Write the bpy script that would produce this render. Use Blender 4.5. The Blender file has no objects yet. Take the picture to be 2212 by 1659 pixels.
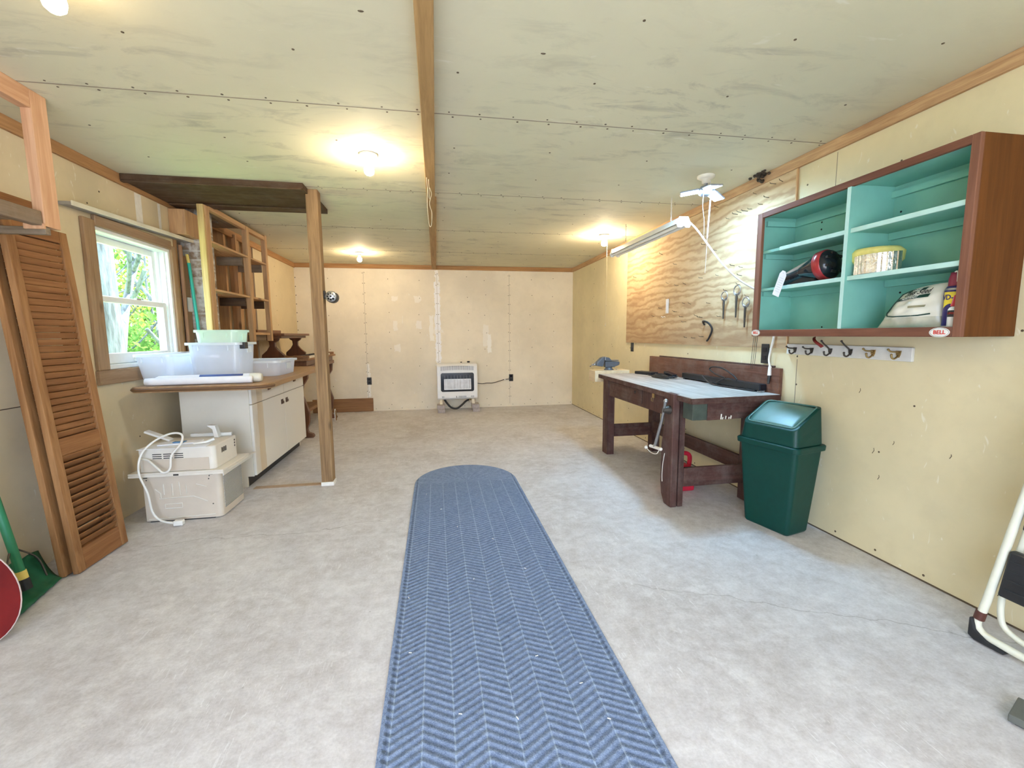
import bpy, bmesh, math, random
from mathutils import Vector, Matrix
random.seed(7)
SC = bpy.context.scene
COL = SC.collection
R = math.radians

# ------------------------------------------------------------------ room
L, RT, D, H, F = -2.061, 2.2645, 7.1056, 2.2724, -1.25

# ------------------------------------------------------------------ node helpers
class NT:
    def __init__(s, name):
        s.m = bpy.data.materials.new(name); s.m.use_nodes = True
        s.t = s.m.node_tree; s.t.nodes.clear()
        s.out = s.n('ShaderNodeOutputMaterial')
    def n(s, typ, **kw):
        nd = s.t.nodes.new(typ)
        for k, v in kw.items():
            if k.startswith('i_'):
                key = k[2:]
                key = int(key) if key.isdigit() else key.replace('_', ' ')
                s.set(nd.inputs[key], v)
            else: setattr(nd, k, v)
        return nd
    def set(s, sock, v):
        if isinstance(v, bpy.types.NodeSocket): s.t.links.new(v, sock)
        elif hasattr(v, 'outputs'): s.t.links.new(v.outputs[0], sock)
        else:
            if isinstance(v, tuple) and len(v) == 3 and sock.type == 'RGBA': v = v + (1,)
            sock.default_value = v
    def obj(s): return s.n('ShaderNodeTexCoord').outputs['Object']
    def map(s, vec, scale=(1, 1, 1), rot=(0, 0, 0), loc=(0, 0, 0)):
        return s.n('ShaderNodeMapping', i_Vector=vec, i_Scale=scale, i_Rotation=rot, i_Location=loc).outputs[0]
    def noise(s, vec, scale, detail=4, rough=.55, dist=0.):
        return s.n('ShaderNodeTexNoise', i_Vector=vec, i_Scale=scale, i_Detail=detail, i_Roughness=rough, i_Distortion=dist).outputs['Fac']
    def ramp(s, fac, stops, interp='LINEAR'):
        nd = s.n('ShaderNodeValToRGB', i_Fac=fac); cr = nd.color_ramp; cr.interpolation = interp
        while len(cr.elements) < len(stops): cr.elements.new(.5)
        for e, (p, c) in zip(cr.elements, stops):
            e.position = p
            if not isinstance(c, tuple): c = (c, c, c)
            e.color = c + (1,)
        return nd.outputs[0]
    def mix(s, fac, a, b, mode='MIX'):
        nd = s.n('ShaderNodeMix', data_type='RGBA', blend_type=mode)
        s.set(nd.inputs[0], fac); s.set(nd.inputs[6], a); s.set(nd.inputs[7], b)
        return nd.outputs[2]
    def math(s, op, a, b=0., c=0., clamp=False):
        nd = s.n('ShaderNodeMath', operation=op, use_clamp=clamp)
        s.set(nd.inputs[0], a); s.set(nd.inputs[1], b); s.set(nd.inputs[2], c)
        return nd.outputs[0]
    def xyz(s, vec):
        nd = s.n('ShaderNodeSeparateXYZ', i_Vector=vec); return nd.outputs
    def bump(s, h, st=.3, dist=.01):
        return s.n('ShaderNodeBump', i_Height=h, i_Strength=st, i_Distance=dist).outputs[0]
    def bsdf(s, col, rough=.6, metal=0., normal=None, spec=.5, **kw):
        nd = s.n('ShaderNodeBsdfPrincipled')
        s.set(nd.inputs['Base Color'], col); s.set(nd.inputs['Roughness'], rough); s.set(nd.inputs['Metallic'], metal)
        s.set(nd.inputs['Specular IOR Level'], spec)
        if normal is not None: s.set(nd.inputs['Normal'], normal)
        for k, v in kw.items(): s.set(nd.inputs[k.replace('_', ' ')], v)
        s.t.links.new(nd.outputs[0], s.out.inputs[0]); return nd
    def surf(s, sh): s.t.links.new(sh if isinstance(sh, bpy.types.NodeSocket) else sh.outputs[0], s.out.inputs[0])

def plain(name, col, rough=.55, metal=0., var=.12, scale=18, bump=0., spec=.5):
    k = NT(name); o = k.obj(); f = k.noise(o, scale, 5)
    d = tuple(max(0, c * (1 - var)) for c in col); u = tuple(min(1, c * (1 + var)) for c in col)
    c = k.ramp(f, [(.3, d), (.7, u)])
    k.bsdf(c, rough, metal, k.bump(f, bump, .004) if bump else None, spec); return k.m

def wood(name, c1, c2, axis='z', scale=1., rough=.7, knots=True, dirt=0., bump=.25, spec=.3):
    k = NT(name); o = k.obj()
    st = {'x': (.06, 1, 1), 'y': (1, .06, 1), 'z': (1, 1, .06)}[axis]
    v = k.map(o, tuple(a * scale for a in st))
    f1 = k.noise(v, 34, 6, .6, .8); f2 = k.noise(v, 9, 3, .5, 1.4); f3 = k.noise(v, 150, 3, .6)
    f = k.math('ADD', k.math('MULTIPLY', f1, .5), k.math('ADD', k.math('MULTIPLY', f2, .35), k.math('MULTIPLY', f3, .15)))
    c = k.ramp(f, [(.36, c1), (.62, c2)])
    if knots:
        kv = k.map(o, {'x': (.35, 1, 1), 'y': (1, .35, 1), 'z': (1, 1, .35)}[axis])
        vo = k.n('ShaderNodeTexVoronoi', i_Vector=kv, i_Scale=6.5 * scale).outputs['Distance']
        km = k.ramp(vo, [(.05, 1.), (.13, 0.)])
        c = k.mix(k.math('MULTIPLY', km, .75), c, tuple(x * .28 for x in c1))
    if dirt:
        g = k.ramp(k.noise(o, 7, 6, .7), [(.45, 0.), (.7, 1.)])
        c = k.mix(k.math('MULTIPLY', g, dirt), c, (.30, .26, .22))
    k.bsdf(c, rough, 0, k.bump(f, bump, .003), spec); return k.m

def emis(name, col, st):
    k = NT(name); k.surf(k.n('ShaderNodeEmission', i_Color=col, i_Strength=st)); return k.m

def see_through(name, col, clear, rough=.25, trans=.5):
    """frosted plastic: part clear, part scattering"""
    k = NT(name); o = k.obj(); f = k.noise(o, 5, 3)
    tr = k.n('ShaderNodeBsdfTransparent', i_Color=(.97, .99, 1.))
    df = k.n('ShaderNodeBsdfDiffuse', i_Color=col); tl = k.n('ShaderNodeBsdfTranslucent', i_Color=col)
    a = k.n('ShaderNodeMixShader', i_0=trans, i_1=df, i_2=tl)
    gl = k.n('ShaderNodeBsdfGlossy', i_Color=(1., 1., 1.), i_Roughness=rough)
    b = k.n('ShaderNodeMixShader', i_0=.07, i_1=a, i_2=gl)
    k.surf(k.n('ShaderNodeMixShader', i_0=k.math('MULTIPLY_ADD', f, .14, clear - .07), i_1=b, i_2=tr)); return k.m

# ------------------------------------------------------------------ mesh helpers
class MB:
    def __init__(s): s.v = []; s.f = []; s.mi = []; s.sm = []
    def add(s, vs, fs, mi=0, M=None, sm=False):
        b = len(s.v)
        s.v += [tuple(M @ Vector(v)) if M else tuple(v) for v in vs]
        for f in fs: s.f.append([i + b for i in f]); s.mi.append(mi); s.sm.append(sm)
        return s
    def box(s, x0, x1, y0, y1, z0, z1, mi=0, M=None):
        if x0 > x1: x0, x1 = x1, x0
        if y0 > y1: y0, y1 = y1, y0
        if z0 > z1: z0, z1 = z1, z0
        vs = [(x, y, z) for z in (z0, z1) for y in (y0, y1) for x in (x0, x1)]
        return s.add(vs, [(0, 2, 3, 1), (4, 5, 7, 6), (0, 1, 5, 4), (2, 6, 7, 3), (0, 4, 6, 2), (1, 3, 7, 5)], mi, M)
    def cbox(s, c, d, mi=0, M=None):
        return s.box(c[0] - d[0] / 2, c[0] + d[0] / 2, c[1] - d[1] / 2, c[1] + d[1] / 2, c[2] - d[2] / 2, c[2] + d[2] / 2, mi, M)
    def hexa(s, bot, top, mi=0, M=None):
        n = len(bot); vs = list(bot) + list(top)
        fs = [tuple(reversed(range(n))), tuple(range(n, 2 * n))] + [(i, (i + 1) % n, n + (i + 1) % n, n + i) for i in range(n)]
        return s.add(vs, fs, mi, M)
    def prism(s, poly, a, b, axis='z', mi=0, M=None):
        """poly in the two other axes (xy, xz for y, yz for x)"""
        def p(u, v, w): return {'z': (u, v, w), 'y': (u, w, v), 'x': (w, u, v)}[axis]
        ar = sum(poly[i][0] * poly[(i + 1) % len(poly)][1] - poly[(i + 1) % len(poly)][0] * poly[i][1] for i in range(len(poly)))
        if (ar < 0) != (axis == 'y'): poly = poly[::-1]
        if a > b: a, b = b, a
        return s.hexa([p(u, v, a) for u, v in poly], [p(u, v, b) for u, v in poly], mi, M)
    def tube(s, pts, r, seg=8, mi=0, M=None, caps=True, sm=True):
        pts = [Vector(p) for p in pts]; n = len(pts); rs = r if isinstance(r, (list, tuple)) else [r] * n
        rings = []; up = None
        for i, p in enumerate(pts):
            t = (pts[min(i + 1, n - 1)] - pts[max(i - 1, 0)]).normalized()
            if up is None:
                up = t.cross(Vector((0, 0, 1)) if abs(t.z) < .9 else Vector((1, 0, 0))).normalized()
            else:
                up = (up - t * up.dot(t)).normalized()
            w = t.cross(up)
            rings.append([p + (up * math.cos(2 * math.pi * k / seg) + w * math.sin(2 * math.pi * k / seg)) * rs[i] for k in range(seg)])
        vs = [q for rg in rings for q in rg]
        fs = [(i * seg + k, i * seg + (k + 1) % seg, (i + 1) * seg + (k + 1) % seg, (i + 1) * seg + k) for i in range(n - 1) for k in range(seg)]
        s.add(vs, fs, mi, M, sm)
        if caps:
            s.add(rings[0], [tuple(reversed(range(seg)))], mi, M); s.add(rings[-1], [tuple(range(seg))], mi, M)
        return s
    def curve(s, pts, r, seg=8, sub=6, mi=0, M=None):
        return s.tube(smooth(pts, sub), r, seg, mi, M)
    def lathe(s, prof, c=(0, 0, 0), seg=24, mi=0, M=None, axis='z', sm=True):
        """prof = [(radius, height)]"""
        vs = []
        for r, h in prof:
            for k in range(seg):
                a = 2 * math.pi * k / seg; u, v = r * math.cos(a), r * math.sin(a)
                q = {'z': (u, v, h), 'x': (h, u, v), 'y': (v, h, u)}[axis]
                vs.append((q[0] + c[0], q[1] + c[1], q[2] + c[2]))
        n = len(prof)
        fs = [(i * seg + k, i * seg + (k + 1) % seg, (i + 1) * seg + (k + 1) % seg, (i + 1) * seg + k) for i in range(n - 1) for k in range(seg)]
        s.add(vs, fs, mi, M, sm)
        if prof[0][0] > 1e-5: s.add(vs[:seg], [tuple(reversed(range(seg)))], mi, M)
        if prof[-1][0] > 1e-5: s.add(vs[-seg:], [tuple(range(seg))], mi, M)
        return s
    def ball(s, c, r, seg=14, mi=0, M=None, sq=(1, 1, 1)):
        k = seg // 2
        pr = [(max(1e-6, math.sin(math.pi * i / k)), -math.cos(math.pi * i / k)) for i in range(k + 1)]
        T = (M or Matrix()) @ Matrix.Translation(c) @ Matrix.Diagonal((r * sq[0], r * sq[1], r * sq[2], 1))
        return s.lathe(pr, (0, 0, 0), seg, mi, T)
    def disc(s, c, r, axis='z', seg=8, mi=0, t=.002):
        return s.lathe([(r, -t / 2), (r, t / 2)], c, seg, mi, None, axis, False)
    def grid(s, fn, nu, nv, mi=0, M=None, sm=True):
        vs = [fn(i / nu, j / nv) for j in range(nv + 1) for i in range(nu + 1)]
        fs = [(j * (nu + 1) + i, j * (nu + 1) + i + 1, (j + 1) * (nu + 1) + i + 1, (j + 1) * (nu + 1) + i) for j in range(nv) for i in range(nu)]
        return s.add(vs, fs, mi, M, sm)
    def build(s, name, mats, parent=None, bevel=0., seg=2, world=True, shift=True, solid=0., tri=0):
        me = bpy.data.meshes.new(name)
        vs = [Vector(v) for v in s.v]; loc = Vector((0, 0, 0))
        if parent is not None and world:
            inv = ROOTM[root_of(parent).name].inverted()
            vs = [inv @ v for v in vs]
        elif parent is None and shift and vs:
            mn = [min(v[i] for v in vs) for i in range(3)]; mx = [max(v[i] for v in vs) for i in range(3)]
            loc = Vector(((mn[0] + mx[0]) / 2, (mn[1] + mx[1]) / 2, mn[2])); vs = [v - loc for v in vs]
        me.from_pydata(vs, [], s.f); me.update()
        ms = mats if isinstance(mats, (list, tuple)) else [mats]
        for m in ms: me.materials.append(m)
        for p, mi, sm in zip(me.polygons, s.mi, s.sm): p.material_index = mi; p.use_smooth = sm
        o = bpy.data.objects.new(name, me); COL.objects.link(o)
        bm = bmesh.new(); bm.from_mesh(me); bmesh.ops.recalc_face_normals(bm, faces=bm.faces); bm.to_mesh(me); bm.free()
        if parent is not None: o.parent = parent
        else: o.location = loc; ROOTM[o.name] = Matrix.Translation(loc)
        if solid:
            m = o.modifiers.new('solid', 'SOLIDIFY'); m.thickness = solid; m.offset = 0
        if bevel:
            m = o.modifiers.new('bevel', 'BEVEL'); m.width = bevel; m.segments = seg; m.limit_method = 'ANGLE'; m.angle_limit = R(35)
        return o
ROOTM = {}
def root_of(o):
    while o.parent: o = o.parent
    return o
def smooth(pts, sub=6):
    P = [Vector(p) for p in pts]; out = []
    for i in range(len(P) - 1):
        a, b, c, d = P[max(i - 1, 0)], P[i], P[i + 1], P[min(i + 2, len(P) - 1)]
        for k in range(sub):
            t = k / sub
            out.append(.5 * ((2 * b) + (c - a) * t + (2 * a - 5 * b + 4 * c - d) * t * t + (3 * b - a - 3 * c + d) * t ** 3))
    return out + [P[-1]]
def tag(o, label, cat, group=None, kind=None):
    o['label'] = label; o['category'] = cat
    if group: o['group'] = group
    if kind: o['kind'] = kind
    return o
def thing(name, label, cat, loc, rz=0., group=None):
    o = bpy.data.objects.new(name, None); o.empty_display_size = .1; COL.objects.link(o)
    o.location = loc; o.rotation_euler = (0, 0, rz)
    ROOTM[o.name] = Matrix.Translation(loc) @ Matrix.Rotation(rz, 4, 'Z')
    return tag(o, label, cat, group)
def dup(root, loc, label=None):
    def cp(o, par):
        c = o.copy(); COL.objects.link(c)
        if par is not None: c.parent = par
        for ch in [x for x in bpy.data.objects if x.parent == o and x != c]: cp(ch, c)
        return c
    r = cp(root, None); r.location = loc; ROOTM[r.name] = Matrix.Translation(loc)
    if label: r['label'] = label
    return r
def struct(o): o['kind'] = 'structure'; return o
def text_mb(txt, M, mi=0, ext=.0004, bold=0., shear=0., size=1.):
    """letters as mesh, one unit = cap size; M places them"""
    cu = bpy.data.curves.new('t', 'FONT'); cu.body = txt; cu.align_x = 'CENTER'; cu.align_y = 'CENTER'
    cu.size = size; cu.extrude = ext; cu.offset = bold; cu.shear = shear; cu.resolution_u = 3
    ob = bpy.data.objects.new('t', cu); COL.objects.link(ob)
    dg = bpy.context.evaluated_depsgraph_get(); me = bpy.data.meshes.new_from_object(ob.evaluated_get(dg))
    vs = [M @ v.co for v in me.vertices]; fs = [tuple(p.vertices) for p in me.polygons]
    bpy.data.objects.remove(ob); bpy.data.curves.remove(cu); bpy.data.meshes.remove(me)
    return MB().add(vs, fs, mi)

# ------------------------------------------------------------------ materials
def mat_wall(name, base, patch=None, dots=False):
    k = NT(name); o = k.obj()
    f = k.noise(o, 1.3, 5, .6); g = k.noise(o, 9, 6, .65)
    d = tuple(c * .86 for c in base)
    c = k.mix(k.ramp(f, [(.35, 0.), (.65, 1.)]), d, base)
    c = k.mix(k.math('MULTIPLY', k.ramp(g, [(.52, 0.), (.75, 1.)]), .22), c, tuple(x * .72 for x in base))
    sc = k.noise(k.map(o, (1, 1, .35)), 24, 2, .5, 1.5)
    c = k.mix(k.math('MULTIPLY', k.ramp(sc, [(.70, 0.), (.74, 1.)]), .35), c, (.93, .92, .88))
    if patch:
        x, y, z = k.xyz(o)
        nz = k.math('MULTIPLY_ADD', k.noise(o, 16, 5, .7), .09, -.045)
        z = k.math('ADD', z, k.math('MULTIPLY_ADD', k.noise(k.map(o, (1, 1, 1), (0, 0, 0), (3, 1, 7)), 20, 5, .7), .10, -.05))
        for (x0, hw, z0, z1, col) in patch:
            a = k.math('LESS_THAN', k.math('ABSOLUTE', k.math('ADD', k.math('SUBTRACT', x, x0), nz)), hw)
            b = k.math('MULTIPLY', k.math('GREATER_THAN', z, z0), k.math('LESS_THAN', z, z1))
            c = k.mix(k.math('MULTIPLY', k.math('MULTIPLY', a, b), 1. if hw < .031 or z1 > 2. else .6), c, col)
    k.bsdf(c, .8, 0, k.bump(g, .12, .004), .25); return k.m

WALLC = (.79, .69, .44)
M_wr = mat_wall('cream drywall', WALLC)
M_wl = mat_wall('cream drywall left', (.76, .64, .43))
M_wb = mat_wall('cream drywall patched', (.88, .80, .65), [(.037, .042, .70, 2.02, (.93, .93, .95)), (.037, .026, 1.95, 2.2, (.92, .90, .86)),
               (-1.055, .024, .22, .75, (.93, .90, .83)), (-.62, .05, 1.73, 1.79, (.92, .89, .83)), (-.27, .05, 1.70, 1.80, (.92, .89, .83)), (-.62, .035, 1.27, 1.42, (.91, .88, .82)), (-.26, .04, 1.29, 1.42, (.93, .90, .86)), (-.60, .045, .94, 1.05, (.94, .91, .86)),
               (-.06, .03, 1.1, 1.5, (.92, .88, .80)), (.80, .045, 1.0, 1.35, (.92, .89, .82)), (.86, .03, .9, 1.2, (.92, .89, .82)), (.02, .10, 1.22, 1.28, (.92, .89, .82))])
M_seam = plain('dark seam line', (.30, .25, .18), .9)  # dark hair-line joints between the boards
M_screw = plain('rusty screw heads', (.12, .085, .05), .7, .2)
M_spackle = plain('joint compound', (.85, .82, .75), .85, 0, .06, 30, .3)

def m_ceiling():
    k = NT('painted ceiling board'); o = k.obj(); base = (.725, .685, .50)
    f = k.noise(o, .9, 6, .62); g = k.noise(k.map(o, (1, 2.6, 1)), 3.2, 8, .7, .6); h = k.noise(o, 30, 4)
    c = k.mix(k.ramp(f, [(.35, 0.), (.68, 1.)]), tuple(x * .90 for x in base), base)
    st = k.math('MULTIPLY', k.ramp(g, [(.52, 0.), (.68, 1.)]), k.ramp(k.noise(o, .55, 2), [(.42, .1), (.62, 1.)]))
    c = k.mix(k.math('MULTIPLY', st, .62), c, (.33, .31, .25))
    sp = k.ramp(k.noise(k.map(o, (1, 3, 1)), 5, 4, .6, 1.), [(.66, 0.), (.72, 1.)])
    c = k.mix(k.math('MULTIPLY', sp, .35), c, (.84, .82, .74))
    k.bsdf(c, .75, 0, k.bump(k.math('ADD', k.math('MULTIPLY', f, 3.), h), .12, .006), .25); return k.m
M_ceil = m_ceiling()

def m_floor():
    k = NT('bare concrete'); o = k.obj()
    f = k.noise(o, 1.0, 8, .68, .3); g = k.noise(o, 5.5, 9, .74, .25); h = k.noise(o, 90, 4, .7); d2 = k.noise(o, 22, 6, .7)
    c = k.ramp(f, [(.32, (.43, .40, .39)), (.5, (.54, .52, .525)), (.68, (.62, .61, .625))])
    c = k.mix(k.math('MULTIPLY', k.ramp(g, [(.47, 0.), (.62, 1.)]), .5), c, (.70, .69, .69))
    c = k.mix(k.math('MULTIPLY', k.ramp(g, [(.32, 1.), (.46, 0.)]), .38), c, (.36, .325, .30))
    c = k.mix(.13, c, k.ramp(d2, [(.36, (.22, .19, .18)), (.62, (.92, .92, .95))]))
    c = k.mix(.10, c, k.ramp(h, [(.35, (.15, .14, .13)), (.65, (.95, .95, .95))]))
    # short trowel scratches, masked into patches
    pt = k.ramp(k.noise(o, 1.7, 3), [(.45, 0.), (.6, 1.)])
    s1 = k.noise(k.map(o, (34, 4.5, 1), (0, 0, .9)), 3, 3, .5, 1.2); s2 = k.noise(k.map(o, (34, 4., 1), (0, 0, -.6)), 3, 3, .5, 1.2)
    sc = k.math('MAXIMUM', k.ramp(s1, [(.64, 0.), (.69, 1.)]), k.ramp(s2, [(.65, 0.), (.70, 1.)]))
    c = k.mix(k.math('MULTIPLY', k.math('MULTIPLY', sc, pt), .5), c, (.78, .78, .79))
    x, y, z = k.xyz(o)
    def crack(slope, y0, xa, xb):
        nz = k.math('ADD', k.math('MULTIPLY_ADD', k.noise(o, 3, 3), .24, -.12), k.math('MULTIPLY_ADD', k.noise(o, 16, 4), .05, -.025))
        ln = k.math('ABSOLUTE', k.math('ADD', k.math('SUBTRACT', k.math('MULTIPLY_ADD', x, slope, y0), y), nz))
        m = k.ramp(ln, [(.0010, 1.), (.0045, 0.)])
        return k.math('MULTIPLY', m, k.math('MULTIPLY', k.math('GREATER_THAN', x, xa), k.math('LESS_THAN', x, xb)))
    cr = k.math('MAXIMUM', crack(.10, 2.84, -1.75, -.35), crack(-.5, 2.3, .9, 2.2))
    c = k.mix(k.math('MULTIPLY', cr, .5), c, (.14, .12, .10))
    sp = k.ramp(k.n('ShaderNodeTexVoronoi', i_Vector=o, i_Scale=5).outputs['Distance'], [(.012, 1.), (.03, 0.)])
    c = k.mix(k.math('MULTIPLY', sp, .45), c, (.2, .18, .16))
    hh = k.math('ADD', k.math('MULTIPLY', d2, .4), k.math('MULTIPLY', h, .4))
    k.bsdf(c, k.ramp(f, [(.3, .62), (.7, .78)]), 0, k.bump(hh, .22, .006), .35); return k.m
M_floor = m_floor()

def m_ply():
    k = NT('rough plywood'); o = k.obj()
    v = k.map(o, (1, .30, 1))
    w = k.n('ShaderNodeTexWave', wave_type='BANDS', bands_direction='Z', i_Vector=v, i_Scale=4.6, i_Distortion=17., i_Detail=5, i_Detail_Scale=.75, i_Detail_Roughness=.62).outputs['Fac']
    n = k.noise(k.map(o, (1, .12, 1)), 40, 5, .6)
    c = k.ramp(k.math('MULTIPLY_ADD', n, .35, k.math('MULTIPLY', w, .75)), [(.10, (.42, .27, .145)), (.36, (.51, .355, .20)), (.6, (.585, .43, .25)), (.9, (.62, .465, .275))])
    p = k.ramp(k.noise(k.map(o, (1, .5, 1)), 2.6, 4, .6, .8), [(.5, 0.), (.66, 1.)])
    c = k.mix(k.math('MULTIPLY', p, .55), c, (.36, .225, .125))
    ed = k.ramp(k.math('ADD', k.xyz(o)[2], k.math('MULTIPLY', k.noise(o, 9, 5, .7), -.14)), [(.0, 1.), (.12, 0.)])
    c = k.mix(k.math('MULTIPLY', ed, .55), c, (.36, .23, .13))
    k.bsdf(c, .75, 0, k.bump(w, .2, .003), .25); return k.m
M_ply = m_ply()

PINE1, PINE2 = (.40, .22, .10), (.66, .41, .20)
M_pine_z = wood('pine upright', PINE1, PINE2, 'z'); M_pine_y = wood('pine along', PINE1, PINE2, 'y'); M_pine_x = wood('pine across', PINE1, PINE2, 'x')
M_beam = wood('weathered beam pine', (.30, .17, .065), (.50, .31, .13), 'y')
M_trim_y = wood('stained trim along', (.30, .15, .06), (.52, .29, .13), 'y', knots=False); M_trim_x = wood('stained trim across', (.30, .15, .06), (.50, .28, .12), 'x', knots=False)
M_trimr = wood('plywood strip trim', (.36, .19, .09), (.64, .42, .22), 'y', 1.6, knots=False)
M_pink_z = wood('pinkish pine upright', (.52, .27, .14), (.74, .46, .28), 'z'); M_pink_y = wood('pinkish pine along', (.52, .27, .14), (.74, .46, .28), 'y')
M_old_x = wood('weathered grey plank', (.12, .085, .05), (.28, .21, .14), 'x', dirt=.35); M_old_y = wood('weathered brown plank', (.13, .085, .05), (.27, .19, .12), 'y', dirt=.35)
M_panel = wood('dark old door', (.042, .020, .009), (.105, .058, .028), 'x', dirt=.15)
M_post = wood('weathered post pine', (.17, .10, .048), (.40, .25, .12), 'z')
M_shut_z = wood('stained louver stile', (.21, .092, .03), (.41, .21, .085), 'z', knots=False); M_shut_y = wood('stained louver slat', (.19, .075, .024), (.35, .16, .06), 'y', knots=False)
M_case = wood('rough window casing', (.26, .155, .08), (.47, .31, .18), 'z', dirt=.2); M_case_y = wood('rough window casing rail', (.24, .14, .075), (.42, .28, .17), 'y', dirt=.25)
M_cab = wood('red brown stained board', (.098, .031, .005), (.165, .056, .010), 'z', knots=False); M_cabf_y = wood('brown face frame rail', (.12, .042, .024), (.23, .095, .055), 'y', knots=False); M_cabf_z = wood('brown face frame stile', (.16, .062, .036), (.27, .12, .072), 'z', knots=False)
M_bench = wood('dark red brown bench timber', (.050, .022, .019), (.115, .055, .046), 'z', knots=False, dirt=.22); M_bench_x = wood('dark bench rail across', (.050, .022, .019), (.125, .058, .047), 'x', knots=False, dirt=.3); M_bench_y = wood('dark bench rail along', (.050, .022, .018), (.12, .058, .044), 'y', knots=False, dirt=.25)
M_benchback = wood('brown bench backboard', (.10, .04, .026), (.21, .10, .065), 'y', knots=False, dirt=.25)
M_benchtop = wood('worn grey bench top', (.30, .27, .24), (.56, .53, .50), 'y', knots=False, dirt=.3)
M_counter = wood('butcher block laminate', (.28, .155, .07), (.44, .26, .125), 'y', knots=False, spec=.4, rough=.45)
M_edge = plain('dark counter edging', (.15, .075, .032), .5)
M_organ = wood('dark walnut', (.075, .026, .01), (.16, .06, .024), 'z', knots=False, rough=.4, spec=.5); M_organ_y = wood('walnut board', (.10, .038, .015), (.21, .088, .036), 'y', knots=False, rough=.4, spec=.5)
M_organ_l = wood('lighter walnut edge', (.20, .10, .05), (.34, .19, .10), 'y', knots=False)
M_lightwood = wood('fresh pale board', (.66, .50, .30), (.84, .70, .46), 'y', knots=False)
M_brownboard = wood('brown skirting board', (.20, .10, .045), (.34, .18, .085), 'x', knots=False)

M_white = plain('white enamel', (.80, .79, .75), .35, 0, .03); M_cream = plain('cream lacquer', (.78, .73, .62), .45, 0, .04, 5)
M_vinyl = plain('white window vinyl', (.84, .86, .86), .4, 0, .03)
M_acw = plain('off white sheet metal', (.66, .57, .46), .5, 0, .05, 8); M_acs = plain('white air conditioner side', (.80, .745, .65), .4, 0, .02)
M_heater = plain('white heater enamel', (.84, .85, .86), .35, 0, .02)
M_black = plain('black plastic', (.018, .018, .02), .45, 0, .2); M_blackgl = plain('black gloss', (.012, .014, .02), .12, 0, .1)
M_dark = plain('dark opening', (.012, .011, .010), .9, 0, .1)
M_rubber = plain('black rubber', (.02, .02, .022), .6)
M_steel = plain('worn steel', (.42, .42, .43), .35, .9, .2); M_iron = plain('dark iron', (.09, .08, .07), .5, .7, .3)
M_brass = plain('aged brass', (.42, .30, .13), .4, .9, .2); M_bronze = plain('brown bronze', (.11, .06, .035), .4, .6, .2)
M_vise = plain('grey vise paint', (.115, .13, .155), .45, .2, .15)
M_brick = plain('grey concrete brick', (.40, .36, .35), .9, 0, .2, 40, .5)
M_teal = plain('teal paint', (.24, .54, .46), .55, 0, .10, 4); M_teald = plain('teal cabinet back', (.23, .52, .44), .6, 0, .14, 3)
M_tealedge = plain('pale teal shelf edge', (.50, .76, .70), .5, 0, .06)
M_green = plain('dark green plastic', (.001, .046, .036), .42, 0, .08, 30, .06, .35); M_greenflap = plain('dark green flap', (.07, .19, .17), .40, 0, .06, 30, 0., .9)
M_broomg = plain('teal green pole', (.03, .50, .37), .35, 0, .06); M_poleg = plain('green pole', (.02, .20, .09), .4, 0, .1)
M_leafg = plain('green scoop plastic', (.006, .095, .045), .5, 0, .3, 8)
M_red = plain('red plastic', (.16, .008, .006), .65, 0, .25, 6, 0., .15); M_redcan = plain('red fuel can plastic', (.62, .02, .05), .4, 0, .08)
M_yel = plain('yellow', (.80, .62, .16), .5); M_yelf = plain('yellow foam', (.85, .74, .24), .85, 0, .08, 30, .2)
M_paper = plain('white paper', (.85, .86, .90), .75, 0, .03); M_blue = plain('dark blue print', (.05, .09, .28), .6)
M_cord = plain('white cord', (.84, .81, .74), .5, 0, .04); M_string = plain('pale string', (.74, .66, .50), .8)
M_porc = plain('porcelain', (.86, .82, .72), .3, 0, .03)
M_neck = emis('lit bulb neck', (1., .80, .52), 9.); M_bulb = emis('lit bulb', (1., .72, .38), 55.); M_bulb2 = emis('lit strong bulb', (1., .80, .54), 800.); M_bulb4 = emis('lit far bulb', (1., .78, .50), 520.); M_bulb3 = emis('lit middle bulb', (1., .79, .52), 430.); M_led = emis('lit LED panel', (.36, .67, 1.), 310.)
M_ledgrey = plain('grey LED hub', (.35, .36, .42), .4, .5)
M_tube = plain('unlit fluorescent tube', (.86, .87, .85), .25, 0, .02)
M_galv = plain('grey metal rod', (.46, .42, .36), .5, .5, .15)
M_copper = wood('brown pipe', (.24, .12, .06), (.44, .25, .14), 'z', knots=False)
M_foil = plain('crumpled foil tape', (.78, .77, .74), .22, 1., .1, 60, .8)
M_greybox = plain('grey rubber', (.11, .115, .10), .8)
M_sheath = wood('brown sheathing', (.20, .11, .055), (.38, .24, .13), 'z', knots=False); M_card = plain('buff backing paper', (.50, .40, .25), .85, 0, .1, 4)
M_navy = plain('navy can', (.03, .02, .16), .35); M_mar = plain('maroon cap', (.26, .02, .06), .4); M_darkred = plain('dark red strap', (.26, .02, .015), .5)
M_bagw = plain('seed bag film', (.76, .74, .64), .3, 0, .05, 12, .15); M_bagc = plain('clear bag film', (.55, .54, .44), .2, 0, .15, 14, .4); M_dkgreen = plain('dark green print', (.01, .05, .035), .5)
M_greenpaint = plain('dark grey green block', (.055, .075, .062), .6, 0, .2)
M_stoolw = plain('cream powder coat', (.76, .75, .62), .4, 0, .04)
M_stain = plain('dried white paint', (.78, .76, .68), .8)

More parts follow.
